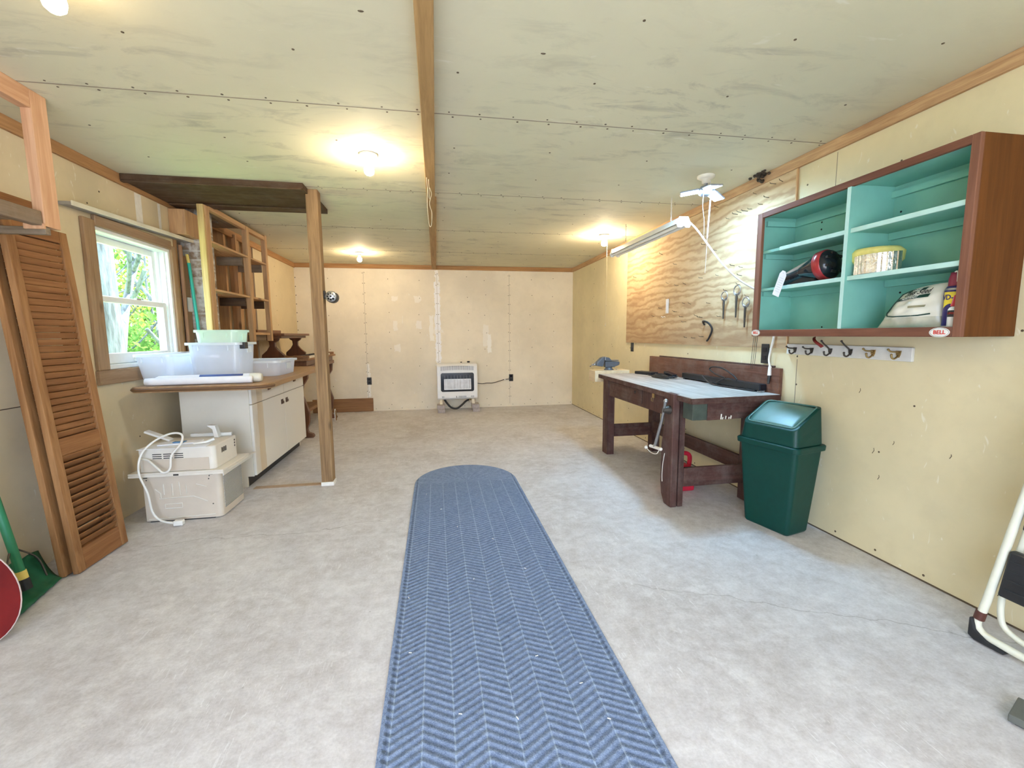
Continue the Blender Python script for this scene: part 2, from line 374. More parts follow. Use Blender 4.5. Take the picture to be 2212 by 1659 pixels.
def m_chimney():
    k = NT('flaking painted brick'); o = k.obj()
    br = k.n('ShaderNodeTexBrick', i_Vector=k.map(o, (1, 1, 1), (R(90), 0, 0)), i_Scale=1., i_Brick_Width=.2, i_Row_Height=.075, i_Mortar_Size=.008)
    k.set(br.inputs['Color1'], (.36, .27, .19)); k.set(br.inputs['Color2'], (.26, .18, .12)); k.set(br.inputs['Mortar'], (.52, .48, .42))
    n = k.ramp(k.noise(o, 8, 6, .65), [(.42, 0.), (.56, 1.)])
    c = k.mix(k.math('MULTIPLY', n, .85), br.outputs[0], (.72, .70, .64))
    k.bsdf(c, .85, 0, k.bump(br.outputs['Fac'], -.4, .006), .2); return k.m
M_chim = m_chimney()

def m_mat():
    """ribbed chevron runner: object space, x across, y along, width .82"""
    k = NT('blue grey chevron carpet'); o = k.obj(); x, y, z = k.xyz(o)
    cw = .0945
    q = k.math('DIVIDE', k.math('ADD', x, cw * 4), cw)
    fr = k.math('FRACT', q); par = k.math('MODULO', k.math('FLOOR', k.math('ADD', q, 100.)), 2.)
    sgn = k.math('MULTIPLY_ADD', par, 2., -1.)
    ph = k.math('ADD', y, k.math('MULTIPLY', k.math('MULTIPLY', fr, cw * .58), sgn))
    rib = k.math('MULTIPLY_ADD', k.math('SINE', k.math('MULTIPLY', ph, 2 * math.pi / .0285)), .5, .5)
    # rounded far end: fan of radial ribs
    yy = k.math('SUBTRACT', y, 3.43)
    ang = k.math('ARCTAN2', x, k.math('ADD', yy, .001))
    fan = k.math('MULTIPLY_ADD', k.math('SINE', k.math('MULTIPLY', ang, 26.)), .5, .5)
    end = k.math('GREATER_THAN', y, 3.43)
    rib = k.mix(end, rib, k.math('MULTIPLY_ADD', fan, .35, .6))
    edge = k.math('GREATER_THAN', k.math('ABSOLUTE', x), .398)
    inner = k.math('SUBTRACT', 1., edge)
    line = k.math('MULTIPLY', k.ramp(k.math('ABSOLUTE', k.math('SUBTRACT', fr, .5)), [(.465, 0.), (.485, 1.)]), k.math('MULTIPLY', inner, k.math('SUBTRACT', 1., end)))
    fz = k.noise(o, 260, 2, .7); f2 = k.noise(o, 60, 4, .7)
    c = k.ramp(k.math('MULTIPLY_ADD', f2, .5, k.math('MULTIPLY', fz, .5)), [(.35, (.12, .165, .27)), (.65, (.30, .385, .56))])
    c = k.mix(k.math('MULTIPLY', k.math('MULTIPLY', k.math('SUBTRACT', 1., rib), inner), .4), c, (.06, .09, .165))
    c = k.mix(k.math('MULTIPLY', line, .45), c, (.38, .48, .62))
    groove = k.ramp(k.math('ABSOLUTE', k.math('SUBTRACT', k.math('ABSOLUTE', x), .390)), [(.002, 1.), (.006, 0.)])
    c = k.mix(k.math('MULTIPLY', groove, .5), c, (.04, .055, .09))
    hgt = k.math('ADD', k.math('MULTIPLY', k.math('MULTIPLY', rib, inner), .7), k.math('MULTIPLY', fz, .4))
    k.bsdf(c, .95, 0, k.bump(hgt, .9, .006), .1); return k.m
M_mat = m_mat()
M_tub = see_through('frosted clear tub', (.90, .91, .97), .46); M_tubrim = see_through('frosted tub rim', (.92, .95, .96), .18)
M_tubg = see_through('greenish clear box', (.84, .95, .82), .36)

def m_glass():
    k = NT('window glass'); g = k.n('ShaderNodeBsdfGlossy', i_Color=(1., 1., 1.), i_Roughness=.02)
    t = k.n('ShaderNodeBsdfTransparent', i_Color=(.96, 1., .98)); fr = k.n('ShaderNodeLayerWeight', i_Blend=.5).outputs['Facing']
    k.surf(k.n('ShaderNodeMixShader', i_0=k.math('MULTIPLY_ADD', k.math('POWER', fr, 5.), .4, .03), i_1=t, i_2=g)); return k.m
M_glass = m_glass()

# ================================================================== SETTING
# floor
struct(MB().box(L - .14, RT + .14, F - .12, D + .14, -.12, 0).build('floor', M_floor, shift=False))
# ceiling with board seams (a hair line, a raised tape strip and nail heads)
m = MB().box(L - .14, RT + .14, F - .12, D + .14, H, H + .1)
for i in range(-2, 5):
    y = 2.31 + i * 1.2192
    if y < F or y > D - .2: continue
    m.box(L, RT, y - .003, y + .003, H - .0012, H, 1)
    x = L + .12
    while x < RT - .05:
        for dy in (-.022, .024):
            m.disc((x + random.uniform(-.01, .01) + (dy > 0) * .02, y + dy, H - .0006), .0052 + random.uniform(-.001, .001), 'z', 7, 2, .0016)
        x += .165 + random.uniform(-.02, .02)
for y in [1.1 + .4064 * k for k in range(15)]:
    for x in [L + .35 + .61 * k for k in range(7)]:
        if abs((y - 2.31 + 12.192) % 1.2192) < .15: continue
        m.disc((x + random.uniform(-.03, .03), y + random.uniform(-.05, .05), H - .0006), .0055, 'z', 7, 2, .0016)
# two torn spots
for (x, y) in ((-.62, 1.62), (-.22, 1.66), (.44, 1.78)): m.ball((x, y, H), .006, 8, 2, None, (1.8, .9, .35))
struct(m.build('ceiling', [M_ceil, M_seam, M_screw], shift=False))

# left wall: board, window hole, open stud bay
m = MB(); a, b = L - .12, L
WY0, WY1, WZ0, WZ1 = 3.085, 3.965, .985, 1.885
OY0, OY1 = 4.02, 5.62
m.box(a, b, F - .12, WY0, 0, H); m.box(a, b, WY0, WY1, 0, WZ0); m.box(a, b, WY0, WY1, WZ1, H); m.box(a, b, WY1, OY0, 0, H)
m.box(a, b, OY1, D + .14, 0, H); m.box(a, a + .025, OY0, OY1, 0, H, 3)
for z in (1.98, 2.1, 1.9): m.disc((b, 3.05 + z * .1, z), .006, 'x', 7, 1)
for (y, z) in ((2.9, .55), (2.92, .30), (2.75, .8), (2.3, .45), (2.32, .25), (3.03, .4), (2.2, .62), (2.25, .62), (2.17, .33), (3.4, .5), (2.55, 2.05), (3.15, 2.0)):
    m.disc((b, y, z), .0055, 'x', 7, 1)
for y0, y1 in ((3.60, 3.67), (3.86, 3.89)): m.box(b, b + .0012, y0, y1, 1.97, 2.2, 2)
m.box(b, b + .001, 1.4, 2.62, .845, .850, 1)
for k in range(11):
    for yy in (6.3,): m.disc((b, yy + random.uniform(-.01, .01), .2 + k * .19), .0055, 'x', 7, 1)
struct(m.build('wall_left', [M_wl, M_screw, M_spackle, M_card], shift=False))
# right wall
m = MB().box(RT, RT + .12, F - .12, D + .14, 0, H)
for y0 in (6.1, 4.88, 3.66, 2.43, 1.22):
    for k in range(12):
        m.disc((RT, y0 + random.uniform(-.012, .012), .12 + k * .18 + random.uniform(-.02, .02)), .0058, 'x', 7, 1)
for k in range(26): m.disc((RT, .9 + k * .235, .035 + random.uniform(-.006, .006)), .006, 'x', 7, 1)
for k in range(34): m.disc((RT, random.uniform(1.1, 6.9), random.uniform(.1, 2.15)), .005, 'x', 7, 1)
for (y, z, s) in ((1.9, .55, .03), (1.86, .42, .025), (1.55, .62, .02), (1.8, .62, .02), (1.33, .10, .02), (2.0, .86, .025)):
    m.tube([(RT - .0006, y, z), (RT - .0006, y - s * .3, z + s * .6), (RT - .0006, y - s * .2, z + s)], .0016, 4, 1)
m.box(RT - .001, RT, 2.427, 2.431, .1, 1.02, 2); m.box(RT - .001, RT, 2.24, 2.243, 1.9, 2.2, 2)
m.box(RT - .0015, RT, F, D, 0, .008, 1)
struct(m.build('wall_right', [M_wr, M_screw, M_seam], shift=False))
# back wall
m = MB().box(L - .14, RT + .14, D, D + .12, 0, H)
for i, x0 in enumerate((-1.07, .037, 1.19)):
    m.box(x0 - .0016, x0 + .0016, D - .001, D, .05, 2.16, 2)
    for k in range(14):
        for dx in (-.014, .014): m.disc((x0 + dx, D, .16 + k * .152 + random.uniform(-.015, .015)), .0058, 'y', 7, 1)
for x0 in (-1.6, -.70, -.25, .52, .80, 1.55, 1.93):
    for k in range(8): m.disc((x0 + random.uniform(-.02, .02), D, .12 + k * .28 + random.uniform(-.04, .04)), .006, 'y', 7, 1)
for k in range(22): m.disc((L + .1 + k * .2, D, .035), .0055, 'y', 7, 1)
for k in range(13): m.disc((L + .012, D, .5 + k * .13), .0075, 'y', 7, 1)
struct(m.build('wall_back', [M_wb, M_screw, M_seam], shift=False))
# wall behind the camera with a wide open doorway
DX0, DX1, DZ = -1.75, 1.05, 2.08
m = MB().box(L - .14, DX0, F - .12, F, 0, H).box(DX1, RT + .14, F - .12, F, 0, H).box(DX0, DX1, F - .12, F, DZ, H)
struct(m.build('wall_front', M_wr, shift=False))
# ceiling trims
TZ = H - .064
struct(MB().box(L, L + .019, F, D, TZ - .004, H).build('trim_1', M_trim_y, None, .002, 1, shift=False))
struct(MB().box(L + .019, RT - .019, D - .019, D, TZ, H).build('trim_2', M_trim_x, None, .002, 1, shift=False))
struct(MB().box(RT - .019, RT, F, D, TZ, H).build('trim_3', M_trimr, None, .002, 1, shift=False))

# window: white double hung unit in a rough wooden casing
W = bpy.data.objects.new('window_1', None); COL.objects.link(W); W.location = (L, (WY0 + WY1) / 2, WZ0); W['kind'] = 'structure'
ROOTM['window_1'] = Matrix.Translation(W.location)
fx0, fx1 = L - .115, L + .004
m = MB().box(fx0, fx1, WY0, WY0 + .035, WZ0, WZ1).box(fx0, fx1, WY1 - .035, WY1, WZ0, WZ1).box(fx0, fx1, WY0 + .035, WY1 - .035, WZ1 - .035, WZ1).box(fx0, fx1, WY0 + .035, WY1 - .035, WZ0, WZ0 + .03)
m.box(L - .075, L - .062, WY1 - .05, WY1 - .035, WZ0 + .03, WZ1 - .035).box(L - .03, L - .02, WY1 - .047, WY1 - .035, WZ0 + .03, WZ1 - .035)
m.build('frame', M_vinyl, W, .003, 1)
def sash(x0, x1, z0, z1, bt, tp):
    y0, y1 = WY0 + .036, WY1 - .05
    s = MB().box(x0, x1, y0, y0 + .045, z0, z1).box(x0, x1, y1 - .045, y1, z0, z1).box(x0, x1, y0 + .045, y1 - .045, z0, z0 + bt).box(x0, x1, y0 + .045, y1 - .045, z1 - tp, z1)
    so = s.build('sash', M_vinyl, W, .004, 2)
    MB().box((x0 + x1) / 2 - .002, (x0 + x1) / 2 + .002, y0 + .04, y1 - .04, z0 + bt - .004, z1 - tp + .004).build('pane', M_glass, so)
    return so
sash(L - .105, L - .080, 1.425, WZ1 - .036, .04, .045)
lo = sash(L - .058, L - .030, WZ0 + .031, 1.455, .07, .038)
MB().cbox((L - .026, 3.53, 1.03), (.012, .12, .018)).build('lift_handle', M_vinyl, lo, .004)
MB().cbox((L - .045, 3.6, 1.46), (.02, .05, .012)).build('sash_lock', M_steel, lo, .003)
MB().box(L, L + .022, 3.066, 3.162, .985, 1.905).build('casing_board', M_case, W, .004, 1)
MB().box(L, L + .022, WY1 - .012, WY1 + .045, .905, 1.905).build('casing_board', M_case, W, .004, 1)
MB().box(L, L + .024, 3.1625, WY1 - .0125, WZ1 - .012, WZ1 + .055).build('casing_board', M_case_y, W, .004, 1)
MB().box(L, L + .026, 3.060, WY1 + .02, .895, .9845).build('sill_board', M_case_y, W, .004, 1)

# ================================================================== LEFT SIDE
def single(mb, name, mats, label, cat, group=None, **kw):
    return tag(mb.build(name, mats, None, **kw), label, cat, group)

single(MB().box(-.042, .0205, F, 3.62, H - .064, H).box(-.037, .033, 3.62, D - .001, H - .062, H), 'ceiling_beam', M_beam, 'long pine beam running along the middle of the ceiling to the far wall', 'beam', bevel=.003)
single(MB().curve([(-.03, 3.2, 2.2), (-.035, 3.35, 2.12), (-.028, 3.5, 2.03), (-.012, 3.5, 2.02), (-.005, 3.42, 2.09), (-.02, 3.36, 2.14), (-.004, 3.3, 2.19), (-.015, 3.22, 2.206)], .0022, 6)
       .curve([(-.033, 3.0, 2.2), (-.026, 3.2, 2.165), (-.018, 3.3, 2.16), (-.02, 3.05, 2.206)], .0018, 6), 'string_loop', M_string, 'thin pale string looped and hanging from the ceiling beam', 'string')

# rack hung from the ceiling at the upper left
t = thing('hanging_rack', 'wooden rack hung from the ceiling above the louvered doors', 'rack', (-1.74, 2.40, 1.66))
MB().box(-1.765, -1.722, 2.365, 2.452, 1.69, H).build('hanger_post', M_pink_z, t, .003)
MB().box(-1.768, -1.722, 1.0, 2.364, H - .082, H).build('top_rail', M_pink_y, t, .003)
MB().box(L + .005, -1.766, 1.0, 2.372, 1.715, 1.735).build('shelf_board', M_old_y, t, .002, 1)
MB().box(-1.765, -1.726, 1.0, 2.36, 1.69, 1.752).build('front_rail', M_old_y, t, .002, 1)
MB().box(L + .005, -1.723, 2.365, 2.394, 1.655, 1.688).build('cleat', M_old_x, t, .002, 1)
MB().box(-1.80, -1.718, 2.353, 2.364, 1.676, 1.70).build('bracket_board', M_pink_z, t, .002, 1)
single(MB().box(L + .0005, L + .02, .9, 2.79, 1.80, 1.89), 'wall_ledger', M_shut_y, 'brown ledger board screwed to the wall above the hanging rack shelf', 'board', bevel=.002)

# louvered bifold doors leaning on the wall
def shutter(name, label, x_b, x_t, y0, y1, ztop, thick):
    h = math.hypot(ztop, x_b - x_t); ang = math.atan2(x_t - x_b, ztop)
    M = Matrix.Translation((x_b, 0, .004 + thick * abs(math.sin(ang)))) @ Matrix.Rotation(ang, 4, 'Y')
    t = thing(name, label, 'door', (x_b, (y0 + y1) / 2, 0), 0, 'louvered bifold door leaves')
    sw = .048
    for a_, b_ in ((y0, y0 + sw), (y1 - sw, y1)): MB().box(-thick, 0, a_, b_, 0, h, 0, M).build('stile', M_shut_z, t, .003)
    for z0, z1 in ((0, .115), (.60, .685), (h - .06, h)): MB().box(-thick + .002, -.002, y0 + sw, y1 - sw, z0, z1, 0, M).build('rail', M_shut_y, t, .002, 1)
    for z0, z1 in ((.118, .598), (.688, h - .063)):
        m = MB(); n = int(round((z1 - z0) / .0335)); p = (z1 - z0) / n
        for i in range(n):
            an = R(18) if z0 > .5 else R(30 + 16 * ((i * 37) % 5) / 4)
            m.cbox((0, 0, 0), (.006, y1 - y0 - 2 * sw + .004, p * (.90 if z0 > .5 else 1.12)), 0, M @ Matrix.Translation((-thick / 2, (y0 + y1) / 2, z0 + (i + .5) * p)) @ Matrix.Rotation(an, 4, 'Y'))
        m.build('louvers', M_shut_y, t)
    return t
shutter('louvered_door', 'stained louvered door leaf leaning on the wall in front of its twin', -1.80, -1.93, 2.42, 2.778, 1.735, .028)
shutter('louvered_door', 'stained louvered door leaf behind the front leaf, only its near edge showing', -1.846, -1.98, 2.40, 2.76, 1.735, .028)
o = single(MB().box(L + .0005, L + .009, 2.545, 2.62, .955, 1.055).box(L + .009, L + .016, 2.57, 2.595, .985, 1.025), 'wall_switch', M_white, 'white switch plate on the left wall beside the louvered doors', 'switch', bevel=.003)

# teal and green tools at the left edge
t = thing('floor_scraper', 'green plastic scoop on a green pole with yellow ferrule in the left corner', 'shovel', (-1.85, 2.2, 0))
P0, P1 = Vector((-1.893, 2.237, .130)), Vector((-2.035, 2.265, .84))
MB().tube([P0, P1], .017, 12).build('pole', M_poleg, t)
dv = (P0 - P1).normalized(); MB().tube([P0 - dv * .004, P0 + dv * .035], .020, 12).build('ferrule', M_yel, t)
m = MB().tube([P0 + dv * .034, P0 + dv * .085], .022, 10); m.build('socket', M_black, t)
m = MB()
for s in (-1, 1): m.curve([P0 - dv * .10 + Vector((0, s * .02, 0)), P0 - dv * .06 + Vector((.02, s * .075, -.03)), P0 + dv * .05 + Vector((.02, s * .09, -.02))], .004, 6, 5)
m.build('brace', M_iron, t)
def scoop(u, v):
    y = 2.03 + .355 * v + .08 * (1 - u) * v; x = -1.985 + .15 * u + (v - .5) * .01 - .03 * math.sin(math.pi * v) * 0
    z = .012 + .115 * (1 - u) ** 2.2 + .006 * abs(math.sin(v * math.pi * 5)) * (1 - u * .6)
    return (x + .09 * (1 - v) * u - .02, y, z)
MB().grid(scoop, 10, 30).build('blade', M_leafg, t, solid=.004)
t = thing('paddle_blade', 'rounded red blade with a pale rim standing at the far left edge', 'shovel', (-1.74, 1.9, 0))
M = Matrix.Translation((-1.745, 1.88, .006)) @ Matrix.Rotation(R(22), 4, 'Z') @ Matrix.Rotation(R(-14), 4, 'X') @ Matrix.Rotation(R(-8), 4, 'Y')
poly = [(.125 * math.cos(a) * (1 - .10 * math.sin(a)), .19 + .19 * math.sin(a)) for a in [2 * math.pi * k / 40 for k in range(40)]]
MB().prism(poly, -.004, .004, 'y', 0, M).build('blade', M_red, t)
MB().tube([M @ Vector((u, 0, v)) for u, v in poly + poly[:1]], .0036, 6, caps=False).build('rim', plain('pale pink rim', (.62, .48, .42), .6), t)
MB().tube([M @ Vector((0, 0, .36)), M @ Vector((0, .01, .95))], .015, 10).build('shaft', M_post, t)

# narrow ledge above the window
t = thing('window_ledge', 'narrow grey ledge board with light painted on its front edge above the window', 'shelf', (L, 3.5, 1.93))
A_, B_ = (2.93, 1.945), (4.20, 1.99)
def ledge(x0, x1, za, zb): return MB().hexa([(x0, A_[0], A_[1] + za), (x1, A_[0], A_[1] + za), (x1, B_[0], B_[1] + za), (x0, B_[0], B_[1] + za)], [(x0, A_[0], A_[1] + zb), (x1, A_[0], A_[1] + zb), (x1, B_[0], B_[1] + zb), (x0, B_[0], B_[1] + zb)])
ledge(L + .0006, L + .062, -.014, .006).build('board', plain('grey painted ledge', (.36, .33, .28), .7, 0, .15), t, .003)
ledge(L + .0622, L + .070, -.016, .012).build('front_edge', plain('ledge edge with painted light', (.74, .70, .56), .6, 0, .12, 6), t, .003)  # front edge coloured paler to stand for the light it catches

# open stud bay
for y, w, lab in ((4.06, .04, 'rough stud right beside the window casing'), (4.62, .04, 'stud showing between chimney and hanging shelf'), (4.93, .04, 'middle stud seen through the hanging shelf'), (5.24, .04, 'stud seen through the far part of the hanging shelf'), (5.56, .04, 'stud at the edge of the far drywall')):
    single(MB().box(L - .094, L - .001, y - w / 2, y + w / 2, 0, H - .002), 'wall_stud', M_pine_z, 'pine wall ' + lab, 'stud', 'open wall studs', bevel=.002)
for y0, y1, lab in ((4.645, 4.72, 'pale board between studs nearest the chimney'), (4.755, 4.83, 'brown board between studs behind the hanging shelf'), (4.955, 5.05, 'pale board in the wall bay behind the narrow shelf'), (5.265, 5.36, 'pale board in the last open wall bay')):
    single(MB().box(L - .094, L - .065, y0, y1, 0, H - .002), 'sheathing_board', M_sheath if 'brown' in lab else M_pink_z, lab, 'board', 'boards in the wall bays', bevel=.002)
single(MB().box(L - .09, -1.903, 4.20, 4.34, .8625, H - .002), 'chimney', M_chim, 'flaking white painted brick chimney standing left of the hanging shelf', 'chimney', bevel=.004)
single(MB().box(L + .001, L + .012, 4.085, 4.195, .87, 1.86), 'sheathing_board', M_sheath, 'brown upright board behind the leaning green pole', 'board', 'boards in the wall bays', bevel=.002)
single(MB().box(L + .0005, -1.94, 3.99, 4.19, 2.004, 2.20), 'wooden_block', M_pine_z, 'boxed pine block under the ceiling right of the window', 'block', bevel=.003)
single(MB().tube([(L + .032, 4.055, 0), (L + .032, 4.055, 1.93)], .014, 10), 'upright_pipe', M_copper, 'slim brown pipe standing right of the window casing', 'pipe')
single(MB().tube([(L + .05, 4.13, 1.80), (-1.945, 4.10, .864)], .0125, 12).tube([(L + .048, 4.131, 1.80), (L + .040, 4.133, 1.87)], .0115, 12, 1), 'broom_handle', [M_broomg, M_yel], 'turquoise pole with a yellow tip leaning behind the plastic bins', 'pole')
single(MB().box(L + .0125, L + .022, 4.125, 4.19, 1.40, 1.52), 'wall_outlet', M_white, 'white outlet plate beside the turquoise pole', 'outlet', 'outlets and switch plates', bevel=.003)

# dark old panel under the ceiling
t = thing('ceiling_panel', 'dark old wooden panel fixed flat under the ceiling', 'panel', (-1.4, 3.77, H - .045))
poly = [(L + .02, 3.43), (-.905, 3.45), (-.905, 3.572), (-.930, 3.572), (-.930, 3.676), (-.89, 3.676), (-.89, 4.115), (L + .02, 4.115)]
MB().prism(poly, H - .040, H - .0005).build('board', M_panel, t, .003)
MB().box(L + .03, -.95, 3.95, 4.06, H - .052, H - .0401).build('batten', M_panel, t, .003)
MB().box(L + .02, -.912, 3.432, 3.465, H - .052, H - .0401).build('edge_strip', M_panel, t, .004)

# post with the pencil sharpener
t = thing('wooden_post', 'square weathered pine post from floor to ceiling by the white cabinet', 'post', (-.883, 3.625, 0))
MB().box(-.926, -.841, 3.58, 3.668, .03, H - .001).build('timber', M_post, t, .003)
MB().box(-.930, -.832, 3.572, 3.674, 0, .03).build('footing', M_spackle, t, .003)
t = thing('pencil_sharpener', 'old pencil sharpener with round hole dial fixed to the post', 'pencil sharpener', (-.80, 3.62, 1.495))
MB().box(-.8405, -.832, 3.60, 3.65, 1.475, 1.535).build('mount_plate', M_black, t, .003)
MB().box(-.833, -.805, 3.61, 3.64, 1.497, 1.512).build('bracket', M_iron, t, .002)
MB().lathe([(.040, 3.59), (.044, 3.60), (.044, 3.655), (.036, 3.67)], (-.782, 0, 1.487), 24, 0, None, 'y').build('housing', M_iron, t)
m = MB().lathe([(.001, 3.586), (.038, 3.5865), (.041, 3.59), (.041, 3.594)], (-.786, 0, 1.490), 24, 0, None, 'y')
for k in range(8):
    a_ = k * math.pi / 4; m.disc((-.786 + .024 * math.cos(a_), 3.586, 1.490 + .024 * math.sin(a_)), .0035 + .0008 * k, 'y', 10, 1)
m.disc((-.786, 3.5855, 1.490), .007, 'y', 10, 1); m.build('dial', [M_steel, M_dark], t)
MB().tube([(-.775, 3.67, 1.487), (-.775, 3.70, 1.487), (-.76, 3.705, 1.46)], .004, 6).build('crank', M_iron, t)

# hanging shelf frame
t = thing('hanging_shelf', 'open pine shelf frame hung on the wall studs above the bins', 'shelf', (-1.9, 4.6, 1.14))
FX = -1.75
for y0, y1, z0, z1 in ((3.90, 3.962, 1.143, 2.215), (4.655, 4.715, 1.135, 2.235), (5.12, 5.172, 1.14, 2.25)):
    MB().box(FX - .045, FX, y0, y1, z0, z1).build('front_upright', M_pine_z, t, .003)
for y0, y1 in ((4.56, 4.60), (5.08, 5.118)): MB().box(L + .001, L + .04, y0, y1, 1.15, 2.24).build('rear_upright', M_pine_z, t, .003)
for z in (1.956, 1.577):
    for y0, y1 in ((3.964, 4.653), (4.717, 5.118)):
        pl = [(FX - .002, y0), (-1.80, y0), (-1.892, 4.455), (L + .04, 4.47), (L + .04, y1), (FX - .002, y1)] if y0 < 4.2 else [(FX - .002, y0), (L + .04, y0), (L + .04, y1), (FX - .002, y1)]
        MB().prism(pl, z - .018, z).build('shelf_board', M_pine_y, t, .002, 1)
        MB().box(L + .042, FX - .046, y1 - .026, y1 - .001, z - .096, z - .019).build('shelf_cleat', M_old_x if z > 1.7 else M_panel, t, .002, 1)
for y0, y1 in ((3.964, 4.653), (4.717, 5.118)): MB().box(FX - .042, FX - .003, y0, y1, 2.195, 2.235).build('top_rail', M_pine_y, t, .002, 1)
MB().prism([(FX - .044, 3.964), (-1.80, 3.964), (-1.892, 4.455), (L + .04, 4.47), (L + .04, 4.653), (FX - .044, 4.653)], 2.205, 2.225).build('top_board', M_old_y, t, .002, 1)
for y0, y1 in ((4.56, 4.653), (4.717, 5.118)):
    MB().box(FX - .16, FX - .05, y0, y1, 1.145, 1.205).build('bottom_block', M_old_y, t, .002, 1)
MB().box(FX - .044, FX - .01, 4.717, 5.118, 1.205, 1.23).build('bottom_rail', M_pine_y, t, .002, 1)
MB().box(-1.80, -1.755, 3.875, 3.8995, 1.145, 2.215).build('lit_post_face', wood('pine with window light painted in', (.48, .31, .11), (.74, .55, .25), 'z'), t, .002, 1)  # thin strip for the post's side face, window light painted into its colour

# base cabinet and counter
t = thing('base_cabinet', 'white base cabinet with two drawers and two doors under the wooden counter', 'cabinet', (-1.68, 4.34, 0))
cx0, cx1, cy0, cy1 = -1.93, -1.448, 3.66, 5.02
MB().prism([(cx0, 0), (-1.497, 0), (-1.497, .085), (cx1, .085), (cx1, .822), (cx0, .822)], cy0, cy0 + .018, 'y').build('side_panel', M_cream, t, .0015, 1)
MB().prism([(cx0, 0), (-1.497, 0), (-1.497, .085), (cx1, .085), (cx1, .822), (cx0, .822)], cy1 - .018, cy1, 'y').build('side_panel', M_cream, t, .0015, 1)
MB().box(cx0, cx1 - .002, cy0 + .0185, cy1 - .0185, .085, .105).box(cx0, cx0 + .01, cy0 + .0185, cy1 - .0185, .106, .82).box(cx1 - .02, cx1 - .001, cy0 + .0185, cy1 - .0185, .106, .82).build('carcass', M_cream, t)
MB().box(-1.515, -1.499, cy0 + .0185, cy1 - .0185, 0, .084).build('toe_kick', M_black, t)
mid = 4.40
def m_cabfront():
    k = NT('cream cabinet front with tan band'); o = k.obj(); x, y, z = k.xyz(o)
    n = k.math('MULTIPLY_ADD', k.noise(o, 7, 4), .05, -.025)
    mk = k.math('LESS_THAN', k.math('ABSOLUTE', k.math('SUBTRACT', k.math('ADD', y, n), -.52)), .055)  # upright tan band with a wavering edge
    c = k.mix(k.math('MULTIPLY', mk, .7), (.82, .78, .70), (.66, .54, .36))
    k.bsdf(c, .4, 0, None, .4); return k.m
M_front = m_cabfront()
def pull(y, z, par, w=.055, h=.045):
    m = MB().box(-1.4285, -1.425, y - w / 2, y + w / 2, z - h / 2, z + h / 2).box(-1.4285, -1.416, y - w / 2 + .006, y + w / 2 - .006, z - h / 2 + .004, z + h * .12)
    m.build('handle', M_bronze, par, .003)
for y0, y1 in ((cy0 + .006, mid - .003), (mid + .003, cy1 - .004)):
    d = MB().box(cx1, -1.429, y0, y1, .662, .812).build('drawer', M_front, t, .003)
    pull((y0 + y1) / 2, .755, d)
for y0, y1, hy in ((cy0 + .006, mid - .003, mid - .065), (mid + .003, cy1 - .004, mid + .06)):
    d = MB().box(cx1, -1.429, y0, y1, .092, .656).build('door', M_front, t, .003)
    pull(hy, .585, d)
def rounded(poly_r):
    out = []
    for (x, y, r, a0) in poly_r:
        if r == 0: out.append((x, y)); continue
        for k in range(9):
            a_ = R(a0 + 90 * k / 8); out.append((x + r * math.cos(a_), y + r * math.sin(a_)))
    return out
ctr = rounded([(-1.985 + .05, 3.212 + .05, .05, 180), (-1.155 - .13, 3.23 + .13, .13, 270), (-1.225, 5.06, 0, 0), (-1.99, 5.06, 0, 0)])
t = thing('countertop', 'wooden counter top with rounded corner over the white cabinet', 'countertop', (-1.6, 4.1, .823))
MB().prism(ctr, .8245, .862).build('slab', M_counter, t, .004)
n = len(ctr); m = MB()
c0 = Vector((-1.58, 4.1))
ed = [(p[0], p[1]) for p in ctr[:-2]]
m.tube([(p[0], p[1], .843) for p in ed[:]] , .012, 6); m.build('edge_band', M_edge, t)

# plastic bins on the counter
def tub(name, label, x0, x1, y0, y1, z0, h, tap, mat, rim, rr=.02, handles=True, lipw=.022, grp='clear plastic bins', rz=0.):
    cx, cy = (x0 + x1) / 2, (y0 + y1) / 2
    t = thing(name, label, 'bin', (cx, cy, z0), rz, grp); a, b = (x1 - x0) / 2, (y1 - y0) / 2
    def ring(f, z, ins=0.):
        ha, hb, r = a * f - ins, b * f - ins, min(.05, a * .3)
        return [(px, py, z) for px, py in rounded([(ha - r, hb - r, r, 0), (-ha + r, hb - r, r, 90), (-ha + r, -hb + r, r, 180), (ha - r, -hb + r, r, 270)])]
    rs = [ring(tap, .002), ring(tap + (1 - tap) * .5, h * .5), ring(1, h), ring(1, h, .004), ring(tap + (1 - tap) * .5, h * .5, .004), ring(tap, .006, .004)]
    N = len(rs[0]); vs = [p for r_ in rs for p in r_]
    fs = [(i * N + k, i * N + (k + 1) % N, (i + 1) * N + (k + 1) % N, (i + 1) * N + k) for i in range(5) for k in range(N)]
    fs += [tuple(reversed(range(N))), tuple(range(5 * N, 6 * N))]
    MB().add(vs, fs, 0, None, False).build('body', mat, t, world=False)
    ro, ri = ring(1, h, -lipw * .7), ring(1, h, .003)
    vs = [(x, y, h - .014) for x, y, z in ro] + [(x, y, h + .004) for x, y, z in ro] + [(x, y, h + .004) for x, y, z in ri] + [(x, y, h - .014) for x, y, z in ri]
    fs = [(j * N + k, j * N + (k + 1) % N, ((j + 1) % 4) * N + (k + 1) % N, ((j + 1) % 4) * N + k) for j in range(4) for k in range(N)]
    MB().add(vs, fs).build('rim', rim, t, world=False)
    if handles:
        for sg in (-1, 1): MB().cbox((a * sg + sg * .004, 0, h - .05), (.006, b * .5, .05)).build('handle', rim, t, .002, world=False)
        for sg in (-.55, .55): MB().cbox((a * sg, -b - .001, h - .035), (.006, .006, .035)).build('rib', rim, t, world=False)
    return t
